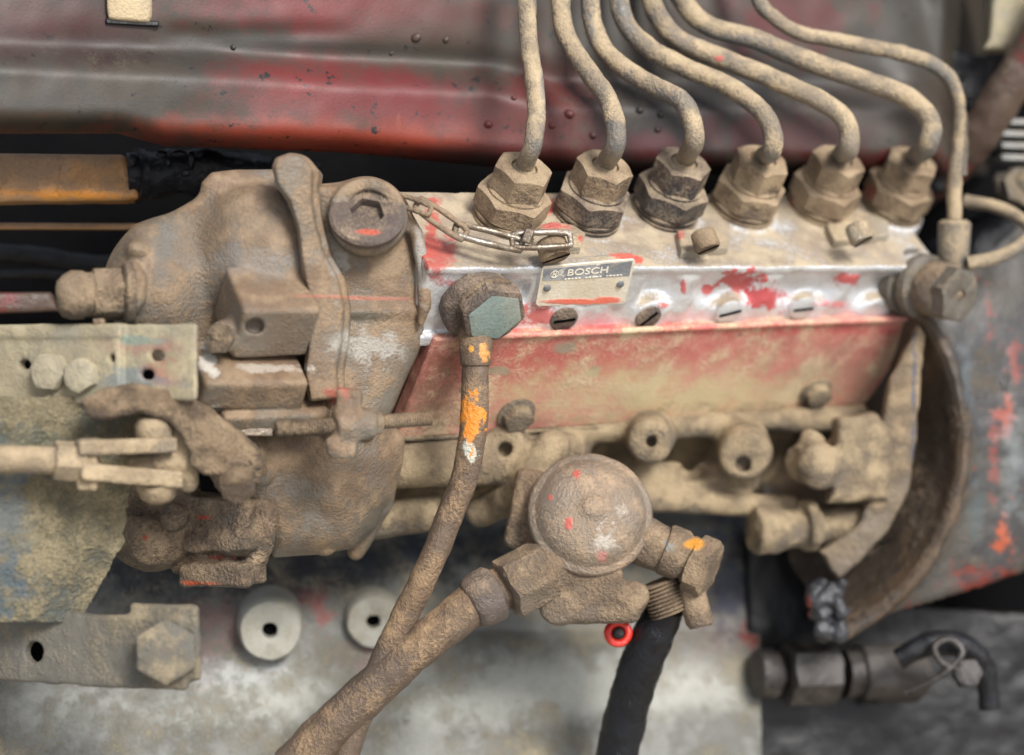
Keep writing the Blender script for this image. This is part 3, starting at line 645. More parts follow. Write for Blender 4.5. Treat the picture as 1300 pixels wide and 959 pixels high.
lb.cyl(U(968,676,-200),U(1100,660,-250),28,22,rd=8).cyl(U(955,674,-200),U(990,672,-212),36,30,rd=8,k=8).cyl(U(1018,668,-214),U(1034,666,-220),36,rd=5,k=5).rough(2.5,14)
pump.add('drain_fitting',lb.mesh(),M['cast_far'])

# red side cover
def plate_on(pts,a,th,n=e2): 
    f=[front(x,y,a) for x,y in pts]; return f,-n*th
f=[front(x,y,76) for x,y in [(552,431),(700,424),(860,417),(1020,410),(1170,404),(1112,515),(960,527),(760,540),(600,552),(500,557)]]
mb=MB().prism(f,-e2*26)
side=pump.add('side_cover',mb.mesh(),M['panel'],bevel=3.5,label='faded red side cover with tan dust along its lower edge')
mb=MB().tube([front(x,y,76) for x,y in [(628,427),(700,424),(860,417),(1020,410),(1166,404)]],4.5,n=12,rough=.4); pump.add('cover_lip',mb.mesh(80),M['panel'],parent=side)
mb=MB().tube([front(x,y,73) for x,y in [(503,556),(600,552),(760,541),(960,528),(1108,517)]],5,n=12,rough=1.2); pump.add('cover_edge',mb.mesh(80),M['cast_far'],parent=side)
for x,y,r in [(660,529,21),(1040,501,19)]:
    p=front(x-5,y-4,76); mb=MB().lathe(p,e2,[(r*1.25,-2),(r*1.25,3),(r*1.1,4)],n=28,rough=.5); mb.hexnut(p+e2*3,e2,r,15,rot=.3,rough=.8)
    pump.add('cover_bolt',mb.mesh(),M['cast_far'],parent=side)
# gallery plugs
for q,(x,y,r) in enumerate([(715,404,19),(822,402,18),(925,395,20),(1018,390,19)]):
    p=front(x,y,67); ang=[.15,.9,.3,.1][q]
    d=(e1*math.cos(ang)+en*math.sin(ang)).normalized(); d2=e2.cross(d)
    mb=MB().lathe(p,e2,[(r,-4),(r,3.2),(r*.86,5)],n=32,rough=.5)
    g=pump.add('gallery_plug',mb.mesh(),M['plug'] if q<2 else M['alu'])
    mb=MB().box(p+e2*5,Matrix((d,e2,d2)).transposed(),r*.78,1.2,1.8); pump.add('slot',mb.mesh(),M['dark'],parent=g)

# unions on the deck
def delivery(i,p,mat):
    rot=[.35,.05,.62,.2,.5,.75][i]
    mb=MB().lathe(p+en*4,en,[(43,0),(44.5,1.5),(44.5,5),(40,6.5),(41,8),(44,9.5),(44,13),(41,14.5)],n=44,rough=.4)
    pump.add('sealing_rings',mb.mesh(),M['nut_dark' if i in(1,2) else 'nut'])
    mb=MB().hexnut(p+en*18,en,49,31,rot=rot,x=e1,n=72,rough=.35,both=True)
    mb.lathe(p+en*40,en,[(37,0),(37,12),(34,14)],n=40,rough=.5)
    return pump.add('valve_holder',mb.mesh(30),mat)
for i,p in enumerate(NB): delivery(i,p,M['nut_dark'] if i in(1,2) else M['nut'])

# locking clamps between the holders, each with a slotted screw
def clamp(pts,a,scr,r,pm,smat,slot_ang):
    f=[deck(x,y,14) for x,y in pts]; 
    mb=MB().prism(f,-en*13); cl=pump.add('holder_clamp',mb.mesh(),pm,bevel=2)
    p=hit(scr[0],scr[1],O+e2*a,e2); ax=(e2*.75-en*.35+e1*.1).normalized()
    mb=MB().lathe(p-ax*24,ax,[(r*.9,0),(r,2),(r*1.05,22),(r*.9,25)],n=32,rough=.7); s=pump.add('clamp_screw',mb.mesh(),smat,parent=cl)
    x=Vector((math.cos(slot_ang),0,math.sin(slot_ang))); x=(x-ax*x.dot(ax)).normalized()
    mb=MB().box(p+ax*1.0,Matrix((x,ax,x.cross(ax))).transposed(),r*.92,1.2,1.6); pump.add('screw_slot',mb.mesh(),M['dark'],parent=cl)
clamp([(676,288),(702,281),(728,285),(744,296),(738,314),(706,312),(678,306)],74,(706,327),19,M['clamp'],M['nut'],.35)
clamp([(860,292),(905,288),(928,298),(926,314),(866,320)],68,(899,316),16,M['clamp'],M['nut'],1.0)
clamp([(1050,284),(1084,262),(1128,280),(1130,298),(1060,306)],68,(1095,306),16,M['clamp'],M['clamp'],1.57)

# name plate: enamelled tin riveted on the front
A=67.5
bossq=[front(x,y,A-1.5) for x,y in [(685,341),(808,330),(795,388),(788,392),(683,394),(676,390)]]
pump.add('plate_seat',MB().prism(bossq,-e2*16).mesh(),M['alu'],bevel=3)
pq=[front(x,y,A+1) for x,y in [(691,339),(804,329.5),(806,333),(794,383),(790,386),(683,389),(680,386),(688,342)]]
plate=pump.add('name_plate',MB().prism(pq,-e2*2.5).mesh(),M['plate'],bevel=.5)
bq=[front(x,y,A+1.5) for x,y in [(690.5,342),(803,332),(799,350.5),(688.5,357)]]
pump.add('print_band',MB().prism(bq,-e2*.5).mesh(),M['plate_band'],parent=plate)
def lettering(txt,px,py,size,name,a=A+1.9,squash=1.):
    cu=bpy.data.curves.new(name,'FONT'); cu.body=txt; cu.size=1; cu.extrude=.02; cu.align_x='LEFT'; cu.offset=.012
    o=bpy.data.objects.new(name,cu); link(o); bpy.context.view_layer.update()
    me=bpy.data.meshes.new_from_object(o); bpy.data.objects.remove(o)
    p=front(px,py,a); dx=(front(px+100,py-7.8,a)-p).normalized(); dy=(front(px+2,py-10,a)-p); dy=(dy-dx*dy.dot(dx)*.0).normalized()
    for v in me.vertices:
        q=p+dx*(v.co.x*size*squash)+dy*(v.co.y*size)+e2*(v.co.z*8); v.co=toW(q)
    pump.add(name,me,M['print'],parent=plate)
lettering('BOSCH',719,350.5,14.5,'lettering',squash=1.22)
p=front(704,348.5,A+1.9); mb=MB()
ring=[p+e1*5.2*math.cos(k*math.pi/12)+en*5.2*math.sin(k*math.pi/12) for k in range(24)]
mb.tube(ring,.55,n=6,closed=True,rough=0,smooth=False)
for s_ in(-1,1): mb.box(p+e1*1.8*s_,PF,.7,.5,3.4)
mb.box(p,PF,1.8,.5,.7); pump.add('emblem',mb.mesh(),M['print'],parent=plate)
mb=MB()
for k in range(17):
    if k in (5,11): continue
    q=front(718+k*4.4,354.6-k*.33,A+1.8); mb.box(q,PF,1.4+.5*(k%2),.3,.7)
pump.add('small_print',mb.mesh(),M['print'],parent=plate)
for x,y in [(694,365),(787,360)]:
    mb=MB().lathe(front(x,y,A),e2,[(5.2,0),(5.2,1.5),(4.6,3.4),(3,4.4)],n=18,rough=.15); pump.add('rivet',mb.mesh(),M['rivet'],parent=plate)

# ---------------------------------------------------------------- governor on the left end
gov=Thing('governor_housing','big dirt-crusted cast governor housing on the left end of the pump','governor',U(330,560,60))
G=Cast.view(120,185,560,560,-60,300,2.5)
G.poly([(168,318),(176,292),(212,272),(250,248),(300,243),(392,242),(398,330),(398,420),(388,500),(330,530),(230,520),(170,440),(160,400),(160,350)],150,190,36,10,sz=.1)
G.poly([(252,262),(256,232),(268,219),(300,214),(356,211),(372,262)],140,110,16,10,sz=.1)
G.ball(U(196,362,140),(60,66,70),k=26)
G.ball(U(330,320,150),(70,46,80),k=30)
G.poly([(150,352),(158,332),(172,334),(184,352),(182,384),(168,402),(156,398)],222,26,8,6,sx=-.2)
G.ball(U(176,318,190),(14,22,12),k=10)
G.box(U(339,396,188),(48,42,37),PF,5,6)
G.cyl(U(324,414,218),U(325,415,290),9.5,rd=1,k=2,sub=True).cyl(U(319,414,220),U(319,415,290),8,rd=1,k=2,sub=True)
G.box(U(312,476,184),(66,40,22),PF@Matrix.Rotation(.03,3,'Y'),7,7)
G.box(U(342,518,160),(68,30,13),PF,5,6)
G.cyl(U(282,428,228),U(292,424,205),18,rd=4,k=6)
G.rough(1.2,38)
gov.add('rear_half',G.mesh(),M['cast'])
G=Cast.view(395,215,565,640,-140,260,2.5)
G.poly([(398,236),(455,229),(486,236),(512,256),(532,292),(546,340),(546,392),(532,440),(512,478),(494,520),(470,560),(410,560),(400,520),(402,440),(404,320)],124,170,30,6,sz=.15)
G.poly([(404,240),(470,232),(506,262),(516,300),(500,318),(410,324)],140,40,8,5,sz=.15)
G.cyl(U(466,276,90),U(467,275,176),50,47,rd=5,k=8)
G.box(U(460,386,118),(70,20,6),PF,4,8)
G.cyl(U(540,330,40),U(552,395,30),30,rd=10,k=12)
G.path([U(508,256,134),U(528,296,126),U(538,345,116),U(539,388,108),U(534,410,100)],[6,8,9,8,5],k=9)
G.box(U(474,350,150),(42,10,20),PF,3,3,sub=True)
G.cyl(U(468,272,120),U(469,268,215),26,rd=1,k=1,sub=True)
G.rough(.8,30,3)
gov.add('front_half',G.mesh(),M['cast'])
# joint flange, a curved flat-faced rib standing proud
G=Cast.view(330,185,455,530,30,300,2.2)
rib=[(351,216),(356,204),(370,198),(386,202),(398,218),(395,240),(400,282),(410,322),(427,352),(434,392),(431,432),(424,470),(426,506),(392,510),(386,474),(390,440),(396,410),(395,382),(386,348),(380,292),(370,258),(355,236)]
G.poly(rib,202,50,4,3,sx=-.42,sz=.16)
rib2=[(x+(9 if k<13 and k>3 else -3),y) for k,(x,y) in enumerate(rib)]
G.poly(rib2,182,60,3,3,sx=-.42,sz=.16)
G.ball(U(374,216,186),(22,22,18),k=10)
G.rough(.7,16)
gov.add('joint_flange',G.mesh(),M['cast'])
# lower bell
G=Cast.view(310,520,530,730,-160,170,2.5)
G.poly([(300,545),(420,525),(496,535),(502,590),(490,636),(470,676),(444,702),(392,710),(342,712),(322,660),(300,610)],72,180,46,8,sz=.3,sx=-.34)
G.path([U(430,548,80),U(420,620,60),U(412,690,10)],[20,18,16],k=30)
G.path([U(500,560,10),U(484,640,-30),U(452,700,-60)],[14,14,12],k=14)
G.rough(1.0,24,3)
gov.add('lower_bell',G.mesh(),M['cast'])
mb=MB().lathe(U(352,606,40),(-.9,-.4,.2),[(44,-20),(44,0),(38,4),(38,16),(30,20)],n=40,rough=.8); gov.add('bearing_boss',mb.mesh(),M['cast'])
# plug with a hexagon socket
ax=(Vector((.06,-.86,.5))).normalized(); p=U(466,275,176)
mb=MB().lathe(p,ax,[(44,-4),(46,0),(46,6),(43,9),(30,10),(27,8.5),(21,8.5),(20,6),(19.6,-24)],n=60,rough=.2,rfun=lambda a,z,r:1 if r>21.5 else .866/math.cos(((a+.2)%(math.pi/3))-math.pi/6)*1.02)
plug=gov.add('hex_socket_plug',mb.mesh(),M['plug'])
mb=MB().lathe(p-ax*23,ax,[(16,0),(14,2),(4,3)],n=20,rough=.6); gov.add('socket_dirt',mb.mesh(80),M['cast_dark'],parent=plug)
# acorn nut at the far left
a=U(156,374,222); axn=Vector((-1,-.30,-.02)).normalized()
mb=MB().hexnut(a,axn,32,36,n=48,rot=.2,rough=1.0,both=True,ch=.35); mb.lathe(a+axn*32,axn,[(27,0),(27,12),(29,15),(29,28),(25,37),(16,44),(6,46)],n=36,rough=1.2)
gov.add('acorn_nut',mb.mesh(50),M['cast_dark'])
mb=MB().box(a+axn*26+Vector((0,-8,-34)),I3,7,7,6); gov.add('wire_seal',mb.mesh(),M['cast_dark'],bevel=3)
mb=MB().lathe(a-axn*2,axn,[(36,-10),(38,-8),(38,0),(34,3)],n=40,rough=1); gov.add('lock_washer',mb.mesh(),M['cast_dark'])
a=U(281,430,232); mb=MB().hexnut(a,Vector((-.2,-.9,-.1)),18,12,rough=.8); gov.add('side_screw',mb.mesh(),M['cast_dark'])
# stop screw running through a bracket under the ribs
def threaded(p0,p1,r,pitch=3.4):
    ax=(p1-p0).normalized(); l=(p1-p0).length; prof=[(r*.7,0)]
    k=0
    while k*pitch<l-1: prof+= [(r*.86,k*pitch+.1),(r*1.05,k*pitch+pitch*.5)]; k+=1
    prof+=[(r*.7,l)]
    return MB().lathe(p0,ax,prof,n=20,rough=.35)
sc_=gov.add('stop_screw',threaded(U(350,545,232),U(425,541,205),10).mesh(60),M['cast_dark'])
mb=threaded(U(455,538,195),U(546,531,162),9); gov.add('screw_end',mb.mesh(60),M['cast'],parent=sc_)
G=Cast.view(395,480,500,580,100,270,2.2)
G.box(U(440,540,196),(15,16,44),Matrix.Rotation(.1,3,'Y'),5,4).cyl(U(425,541,206),U(475,537,190),19,rd=4,k=5).cyl(U(472,538,190),U(486,537,186),14,rd=3,k=3).box(U(424,566,205),(9,14,12),I3,6,5)
G.rough(1.5,10).rough(.6,5,3)
gov.add('stop_bracket',G.mesh(),M['cast'])
mb=MB().box(U(310,549,190),Matrix.Rotation(.3,3,'Z'),34,4,5); gov.add('bright_strip',mb.mesh(),M['steel'],bevel=1.5)
for x,y,r,h in [(305,575,30,120),(330,600,16,105)]:
    mb=MB().lathe(U(x,y,h),(-.3,-.9,.1),[(r,-12),(r,0),(r*.8,5)],n=36,rough=.6); gov.add('shaft_collar',mb.mesh(),M['cast'])
# governor underside with the small round covers
G=Cast.view(140,600,360,760,-120,180,2.3)
G.ball(U(200,688,60),(52,40,36),Matrix.Rotation(-.2,3,'Y'),k=10)
G.cyl(U(160,672,40),U(196,690,96),34,30,rd=6,k=8)
G.cyl(U(222,662,60),U(221,656,112),19,17,rd=7,k=6)
G.box(U(282,664,60),(54,40,34),Matrix.Rotation(-.35,3,'Z')@Matrix.Rotation(.1,3,'Y'),8,6)
G.box(U(285,688,84),(46,26,11),Matrix.Rotation(-.35,3,'Z')@Matrix.Rotation(-.05,3,'Y'),5,5)
G.box(U(282,728,74),(48,30,15),Matrix.Rotation(-.35,3,'Z')@Matrix.Rotation(-.04,3,'Y'),6,4)
G.box(U(270,708,50),(44,30,20),Matrix.Rotation(-.35,3,'Z'),4,4)
G.path([U(338,648,80),U(330,690,80),U(318,722,74)],[16,16,17],k=6)
G.box(U(200,630,40),(50,40,20),I3,8,8)
G.rough(2.4,18).rough(1.2,8,5)
gov.add('lower_housing',G.mesh(),M['cast_dark'])
# ================================================================ injector pipes with their union nuts
def pipe_pts(start,pts):
    return [start]+[U(x,y,h) for x,y,h in pts]
PIPES=[
 ([(676,183,112),(681,142,92),(678,100,72),(671,51,50),(669,0,35),(668,-70,25)],11.5,'leftmost steel injector pipe, rising almost straight up past the red cover'),
 ([(781,186,62),(781,156,62),(769,122,42),(745,88,18),(719,46,2),(711,0,-8),(710,-70,-14)],12.6,'second injector pipe from the left, bent in a gentle S with bare tan dust'),
 ([(881,180,18),(878,150,18),(862,126,8),(818,103,-15),(776,74,-30),(755,38,-40),(749,0,-45),(748,-70,-50)],12.6,'third injector pipe from the left, kneed over a dark oily union'),
 ([(980,192,-30),(980,166,-28),(964,138,-36),(924,110,-52),(866,84,-62),(824,61,-66),(796,32,-70),(785,-5,-74),(782,-70,-80)],12.8,'fourth injector pipe from the left, hooked down into its union'),
 ([(1077,190,-76),(1077,164,-74),(1055,136,-78),(996,107,-86),(928,79,-88),(868,54,-90),(840,28,-92),(826,-8,-95),(822,-70,-100)],13.2,'fifth injector pipe from the left with a small red paint fleck'),
 ([(1177,186,-122),(1181,154,-118),(1152,124,-118),(1084,98,-116),(1012,73,-112),(958,50,-110),(900,33,-108),(868,4,-110),(850,-36,-112),(842,-80,-114)],13.6,'thick injector pipe ending in the rightmost union of the row')]
for i,(pts,r,lab) in enumerate(PIPES):
    p=NB[i]; top=p+en*88
    th=Thing('injector_pipe',lab,'fuel pipe',top,'steel injector pipes fanning out over the red cover')
    st=top-en*14+en.cross(e2)*0
    mb=MB().tube([st,top+en*6]+[U(x,y,h) for x,y,h in pts],r,n=22,rough=.75,step=5)
    th.add('pipe',mb.mesh(80),M['pipe'])
    mb=MB().hexnut(p+en*50,en,38,38,rot=[.15,.5,.3,.85,.6,.1][i],x=e1,n=72,hole=r+5.5,holed=7,rough=.45,both=True,ch=.6)
    th.add('union_nut',mb.mesh(30),M['nut_dark'] if i==2 else M['nut'])
    mb=MB().lathe(top-en*9,en,[(r+6.5,0),(r+5.5,4),(r+1,9)],n=28,rough=.6); th.add('pipe_collar',mb.mesh(60),M['nut'])
# leak-off line over the far right union
lo_=Thing('leak_off_pipe','thin bent steel pipe arching over all the unions down to the right banjo','fuel pipe',U(1212,285,-160))
PT=[(1211,292,-205),(1212,250,-200),(1213,222,-195),(1216,190,-188),(1218,150,-180),(1215,120,-172),(1200,93,-165),(1165,74,-155),(1110,61,-145),(1063,52,-138),(1015,42,-132),(985,24,-128),(963,0,-124),(944,-60,-120)]
mb=MB().tube([U(*p) for p in PT],[10,10,9.5,8.5,8.5,9,10,10.5,10.5,10.5,10,10,9.5,9.5],n=18,rough=.9,step=5); pp=lo_.add('pipe',mb.mesh(80),M['pipe'])
mb=MB().tube([U(1222,222,-194),U(1224,190,-188),U(1223,152,-180),U(1221,128,-174)],[6,5,5.5,4],n=10,rough=1.2); lo_.add('clinging_grime',mb.mesh(80),M['greyfar'],parent=pp)
mb=MB().lathe(U(1212,283,-205),(-.02,.12,-1),[(16,-4),(22,0),(22,24),(20,66),(18,70)],n=30,rough=.8); lo_.add('pipe_end_fitting',mb.mesh(50),M['pipe'])
# banjo at the right end
rb=Thing('right_banjo_union','grey hexagon bolt with a dimple on ribbed rings at the right pump end','banjo fitting',U(1180,365,-190))
ax=Vector((.62,-.72,-.22)).normalized(); p=U(1152,358,-215)
mb=MB().lathe(p,ax,[(44,-30),(46,-6),(46,6),(38,9),(38,16),(44,19),(44,30),(36,34),(34,40)],n=48,rough=1.2); rb.add('ribbed_ring',mb.mesh(45),M['greyfar'])
mb=MB().lathe(p+ax*36,ax,[(34,0),(38,6),(38,34),(33,40)],n=44,rough=1.2); rb.add('banjo_ring',mb.mesh(50),M['orangespot'])
q=p+ax*70
mb=MB().hexnut(q,ax,39,24,rot=.4,rough=1,both=True,hole=8,holed=4); nn=rb.add('banjo_bolt',mb.mesh(30),M['greyfar'])
mb=MB().lathe(q+ax*19,ax,[(7,0),(6.5,3),(3,4.5)],n=20,rough=.3); rb.add('bolt_dimple',mb.mesh(),M['nut'],parent=nn)
mb=MB().tube([U(1228,335,-190),U(1262,328,-190),U(1292,314,-190),U(1308,296,-200),U(1296,278,-230),U(1262,262,-260),U(1225,255,-280)],[9.5,9.5,9.5,9,9,9,9],n=18,rough=.8); 
single('curved_return_pipe','tan pipe looping to the right edge behind the hexagon banjo bolt','fuel pipe',mb.mesh(80),M['pipe'])

# ================================================================ left banjo and its pipe hanging in front of the side cover
bj=Thing('overflow_banjo_pipe','brown pipe with flaking orange paint hanging from a verdigris banjo bolt','fuel pipe',front(600,385,80))
p=front(602,379,58)
mb=MB().lathe(p,e2,[(44,-8),(47,-3),(48,6),(48,18),(46,22),(42,24)],n=56,rough=.9); bj.add('banjo_ring',mb.mesh(45),M['plug'])
q=p+e2*21+e1*8+en*9
mb=MB().lathe(q,e2,[(41,0),(42,2),(42,6),(40,8)],n=48,rough=.5); bj.add('copper_washer',mb.mesh(45),M['cast_dark'])
mb=MB().hexnut(q+e2*7,e2,44,19,rot=.12,x=e1,n=72,rough=.6,ch=.5); bj.add('banjo_bolt',mb.mesh(30),M['plug']); mb=MB().lathe(q+e2*25.8,e2,[(35.5,0),(36,.6),(32,1.4),(15,1.9)],n=60,rough=.2,rfun=lambda a,z,r:min(.90/math.cos(((a+.12)%(math.pi/3))-math.pi/6),1.04),x=e1); bj.add('bolt_face',mb.mesh(50),M['teal'],label='blue-green face of the banjo bolt')
hp=-(p+e2*14).y
mb=MB().tube([U(604,415,hp-14),U(604,440,hp-4),U(604,462,hp-2),U(604,464,hp-2)],[22,20.5,19.5,18.5],n=28,rough=.6); bj.add('sleeve',mb.mesh(50),M['hose_pipe'])
mb=MB().tube([U(604,440,hp-4),U(603,500,hp-4),U(600,550,hp-6),U(590,605,hp-12),U(572,652,hp-20),U(552,702,hp-27),U(531,748,hp-34),U(508,794,hp-40),U(485,842,hp-46),U(450,925,hp-55),U(430,990,hp-65)],[17,17.5,17.5,17,17,17,17,17,17,17.5,18],n=26,rough=.8); bj.add('pipe',mb.mesh(80),M['hose_pipe'])

# ================================================================ seal chain
ch=Thing('wire_chain','worn flat wire chain lying from the hex plug to the first union','chain',deck(580,290,10))
def wire_loop(a,b,w,r,bend,nm,mat):
    a=Vector(a);b=Vector(b);t=(b-a).normalized(); n=t.cross(Vector((0,-1,.35))).normalized(); l=(b-a).length; pts=[]
    for k in range(36):
        an=2*math.pi*k/36; cx=math.cos(an); sx=math.sin(an)
        px=(l/2)*(1 if cx>0 else -1)*min(1,abs(cx)*1.6)**.8; pts.append((a+b)/2+t*px+n*w*sx*(1 if abs(cx)<.75 else .9)+Vector((0,-1,0))*bend*math.cos(px/l*3))
    return ch.add(nm,MB().tube(pts,r,n=10,closed=True,rough=.5,smooth=True,step=4).mesh(80),mat)
wire_loop(U(502,252,150),U(546,268,146),7,3.2,4,'link',M['cast_dark'])
wire_loop(U(530,258,142),U(590,299,128),9,3.6,5,'link',M['cast'])
wire_loop(U(578,291,126),U(662,312,118),8.5,4.2,5,'link',M['steel'])
wire_loop(U(650,306,120),U(724,304,104),10,4,4,'link',M['steel'])
ch.add('crimp',MB().box(U(670,300,126),Matrix.Rotation(.3,3,'Y'),6,5,9).mesh(),M['steel'],bevel=2)

# ================================================================ feed pump
fp=Thing('feed_pump','domed dusty feed pump with hexagon fittings bolted below the side cover','feed pump',U(750,690,0))
ax=Vector((.10,-.90,.30)).normalized(); p=U(750,652,10)
R=[(72,-24),(78,-18),(80,-10),(80,-4),(77,0),(72,1),(70,3),(67,8),(60,15),(50,21),(38,25),(24,28),(16,29),(14,31.5),(9,33.5),(3,34)]
mb=MB().lathe(p,ax,R,n=72,rough=.55); fp.add('dome_cover',mb.mesh(50),M['domecap'])
G=Cast.view(590,560,945,830,-220,90,2.5)
G.cyl(p-ax*110,p-ax*18,58,66,rd=10,k=12)
G.box(p-ax*60+Vector((-70,0,20)),(26,30,52),Matrix.Rotation(.2,3,'Y'),10,8)
G.cyl(U(688,640,-60),U(690,632,-10),22,rd=6,k=6).cyl(U(690,688,-60),U(690,690,-6),20,rd=6,k=6)
G.cyl(U(740,690,-20),U(665,742,20),40,34,rd=8,k=14)
G.box(U(756,768,-10),(58,34,22),Matrix.Rotation(.0,3,'Y'),14,8)
G.cyl(U(708,772,-20),U(706,772,28),22,rd=8,k=8).cyl(U(806,758,-20),U(804,758,24),20,rd=8,k=8)
G.box(U(756,740,0),(34,26,20),I3,8,10)
G.cyl(U(800,680,-20),U(856,704,-10),34,28,rd=8,k=12)
G.rough(1.4,22,6).rough(.8,8,2)
fp.add('pump_casting',G.mesh(),M['orangespot'])
ai=(U(604,762,34)-U(668,728,14)).normalized()
mb=MB().hexnut(U(694,722,12),ai,42,60,rot=.25,n=60,rough=1.6,both=True,ch=.5); fp.add('inlet_hexagon',mb.mesh(35),M['orangespot'])
ao=(U(905,722,-8)-U(850,700,-8)).normalized()
mb=MB().lathe(U(846,698,-6),ao,[(30,-4),(33,0),(33,20),(28,26),(30,30),(30,36)],n=40,rough=1.2); fp.add('outlet_ring',mb.mesh(45),M['orangespot'])
mb=MB().hexnut(U(878,716,-8),(.85,-.3,-.35),42,28,rot=.3,n=60,rough=1.6,both=True); fp.add('outlet_hexagon',mb.mesh(35),M['orangespot'])
mb=threaded(U(836,738,-20),U(852,778,-22),27,5); mb.lathe(U(875,740,-14),(.25,-.1,-1),[(16,0),(18,12),(18,52),(14,58)],n=26,rough=1.5); fp.add('outlet_neck',mb.mesh(60),M['orangespot'])
# rubber hose and red washer beneath
mb=MB().tube([U(846,770,-40),U(832,800,-50),U(812,850,-70),U(794,910,-90),U(778,990,-110)],[24,27,28,28,28],n=28,rough=1.4)
single('black_rubber_hose','oily black rubber hose running down from the feed pump outlet','hose',mb.mesh(80),M['black'])
mb=MB().lathe(U(785,804,-40),(.05,-.97,.2),[(12,-5),(17.5,-5),(18.5,-1),(17,3),(13,4.5),(9.5,3),(8.5,0),(8.5,-4)],n=40,rough=.5)
rw=Thing('red_washer','small red washer with a grey bolt in it beside the black hose','washer',U(785,804,-40)); rw.add('washer',mb.mesh(50),M['redwasher'])
mb=MB().lathe(U(785,804,-40),(.05,-.97,.2),[(8,-30),(8,-1),(6.5,1),(2,1.5)],n=20,rough=.4); rw.add('bolt',mb.mesh(50),M['fitting_dark'])
# inlet pipe running off at the lower left
ip=Thing('feed_inlet_pipe','thick scuffed pipe leading from the feed pump down to the lower left','fuel pipe',U(560,800,40))
mb=MB().tube([U(640,745,22),U(600,768,34),U(560,800,40),U(520,832,40),U(480,868,36),U(430,915,30),U(370,975,20)],[27,27,26,26,27,28,29],n=28,rough=1.2); ip.add('pipe',mb.mesh(80),M['hose_pipe'])
mb=MB().lathe(U(632,750,24),ai,[(30,0),(36,6),(36,24),(34,34),(30,40),(27,42)],n=40,rough=1.2); ip.add('collar',mb.mesh(50),M['plug'])

# ================================================================ left: rail, crusted sheet, linkage, lever
NP=Vector((-.33,-.93,.05)).normalized()
def plane_cast(x0,y0,x1,y1,ref,n,v=2.5,m=60):
    P_=[hit(x,y,ref,n) for x in(x0,x1) for y in(y0,y1)]
    return Cast([min(p[i] for p in P_)-m*.4 for i in range(3)],[max(p[i] for p in P_)+m*.4 for i in range(3)],v)
NS=Vector((-.36,-.93,0)).normalized()    # faces that recede to the right like the engine
ref=U(200,460,262)
def rail_box(G,x0,y0,x1,y1,th,off=0,r=3,k=0):
    a=hit(x0,(y0+y1)/2,ref+NS*off,NS);b=hit(x1,(y0+y1)/2,ref+NS*off,NS)
    z=abs((hit(x0,y0,ref,NS)-hit(x0,y1,ref,NS)).z); ex=(b-a).normalized(); ez=Vector((0,0,1)); M_=Matrix((ex,ez.cross(ex),ez)).transposed()
    G.box((a+b)/2-NS*th/2,((b-a).length/2,th/2,z/2),M_,r,k)
    return M_
G=plane_cast(-70,400,255,530,ref,NS)
rail_box(G,-90,415,152,512,18,9,3); rail_box(G,100,412,248,508,9,0,2,2)
MR=rail_box(G,-90,412,152,430,22,13,4,4)
for x,y,r in [(30,463,5),(147,455,4),(199,452,6),(186,476,6)]:
    q=hit(x,y,ref+NS*(9 if x<140 else 0),NS); q0=Vector((4,1.5,0)) if x!=147 else Vector((0,0,0)); G.cyl(q-NS*30,q+NS*12,r,rd=.5,k=1,sub=True).cyl(q+q0-NS*30,q+q0+NS*12,r,rd=.5,k=1,sub=True).cyl(q-q0-NS*30,q-q0+NS*12,r,rd=.5,k=1,sub=True)
G.rough(.8,22).rough(.4,8,3)
rl=Thing('control_rail','cream dusted steel rail with small holes and two hexagon bolts, left edge','rail',U(100,470,262))
rl.add('rail_plate',G.mesh(),M['rail'])
for x,y,r,ro in [(68,472,23,.1),(108,477,21,.5)]:
    mb=MB().hexnut(hit(x,y,ref+NS*9,NS),NS,r,17,rot=ro,n=60,rough=.8); rl.add('hex_bolt',mb.mesh(32),M['boltcream'])
# crusted sheet below the rail
g=[];nx,nz=110,120
def sheet_edge(py): return interp(py,[500,620,625,690,760,800],[240,166,164,156,118,96])
def crust(px,py): return 2.6*mnoise.noise(Vector((px*.05,py*.05,2)))+1.8*mnoise.noise(Vector((px*.16,py*.16,4)))+5*mnoise.noise(Vector((px*.012,py*.012,9)))
for j in range(nz+1):
    py=505+285*j/nz; e=sheet_edge(py)+3*mnoise.noise(Vector((py*.06,0,0)))+3*mnoise.noise(Vector((py*.2,3,0)))
    for i in range(nx+1):
        px=-70+(e+70)*i/nx; h=222-.34*(px-100)-26*sstep(60,0,e-px)*.5-.10*(py-600)+crust(px,py); g.append(U(px,py,h))
mb=MB(); mb.put(g,[(j*(nx+1)+i,(j+1)*(nx+1)+i,(j+1)*(nx+1)+i+1,j*(nx+1)+i+1) for j in range(nz) for i in range(nx)])
sh=single('crusted_sheet','curved blue sheet metal thickly crusted with tan dust at the left edge','sheet metal',mb.mesh(80),M['sheet'])
m_=sh.modifiers.new('thickness','SOLIDIFY'); m_.thickness=7*S; m_.offset=-1
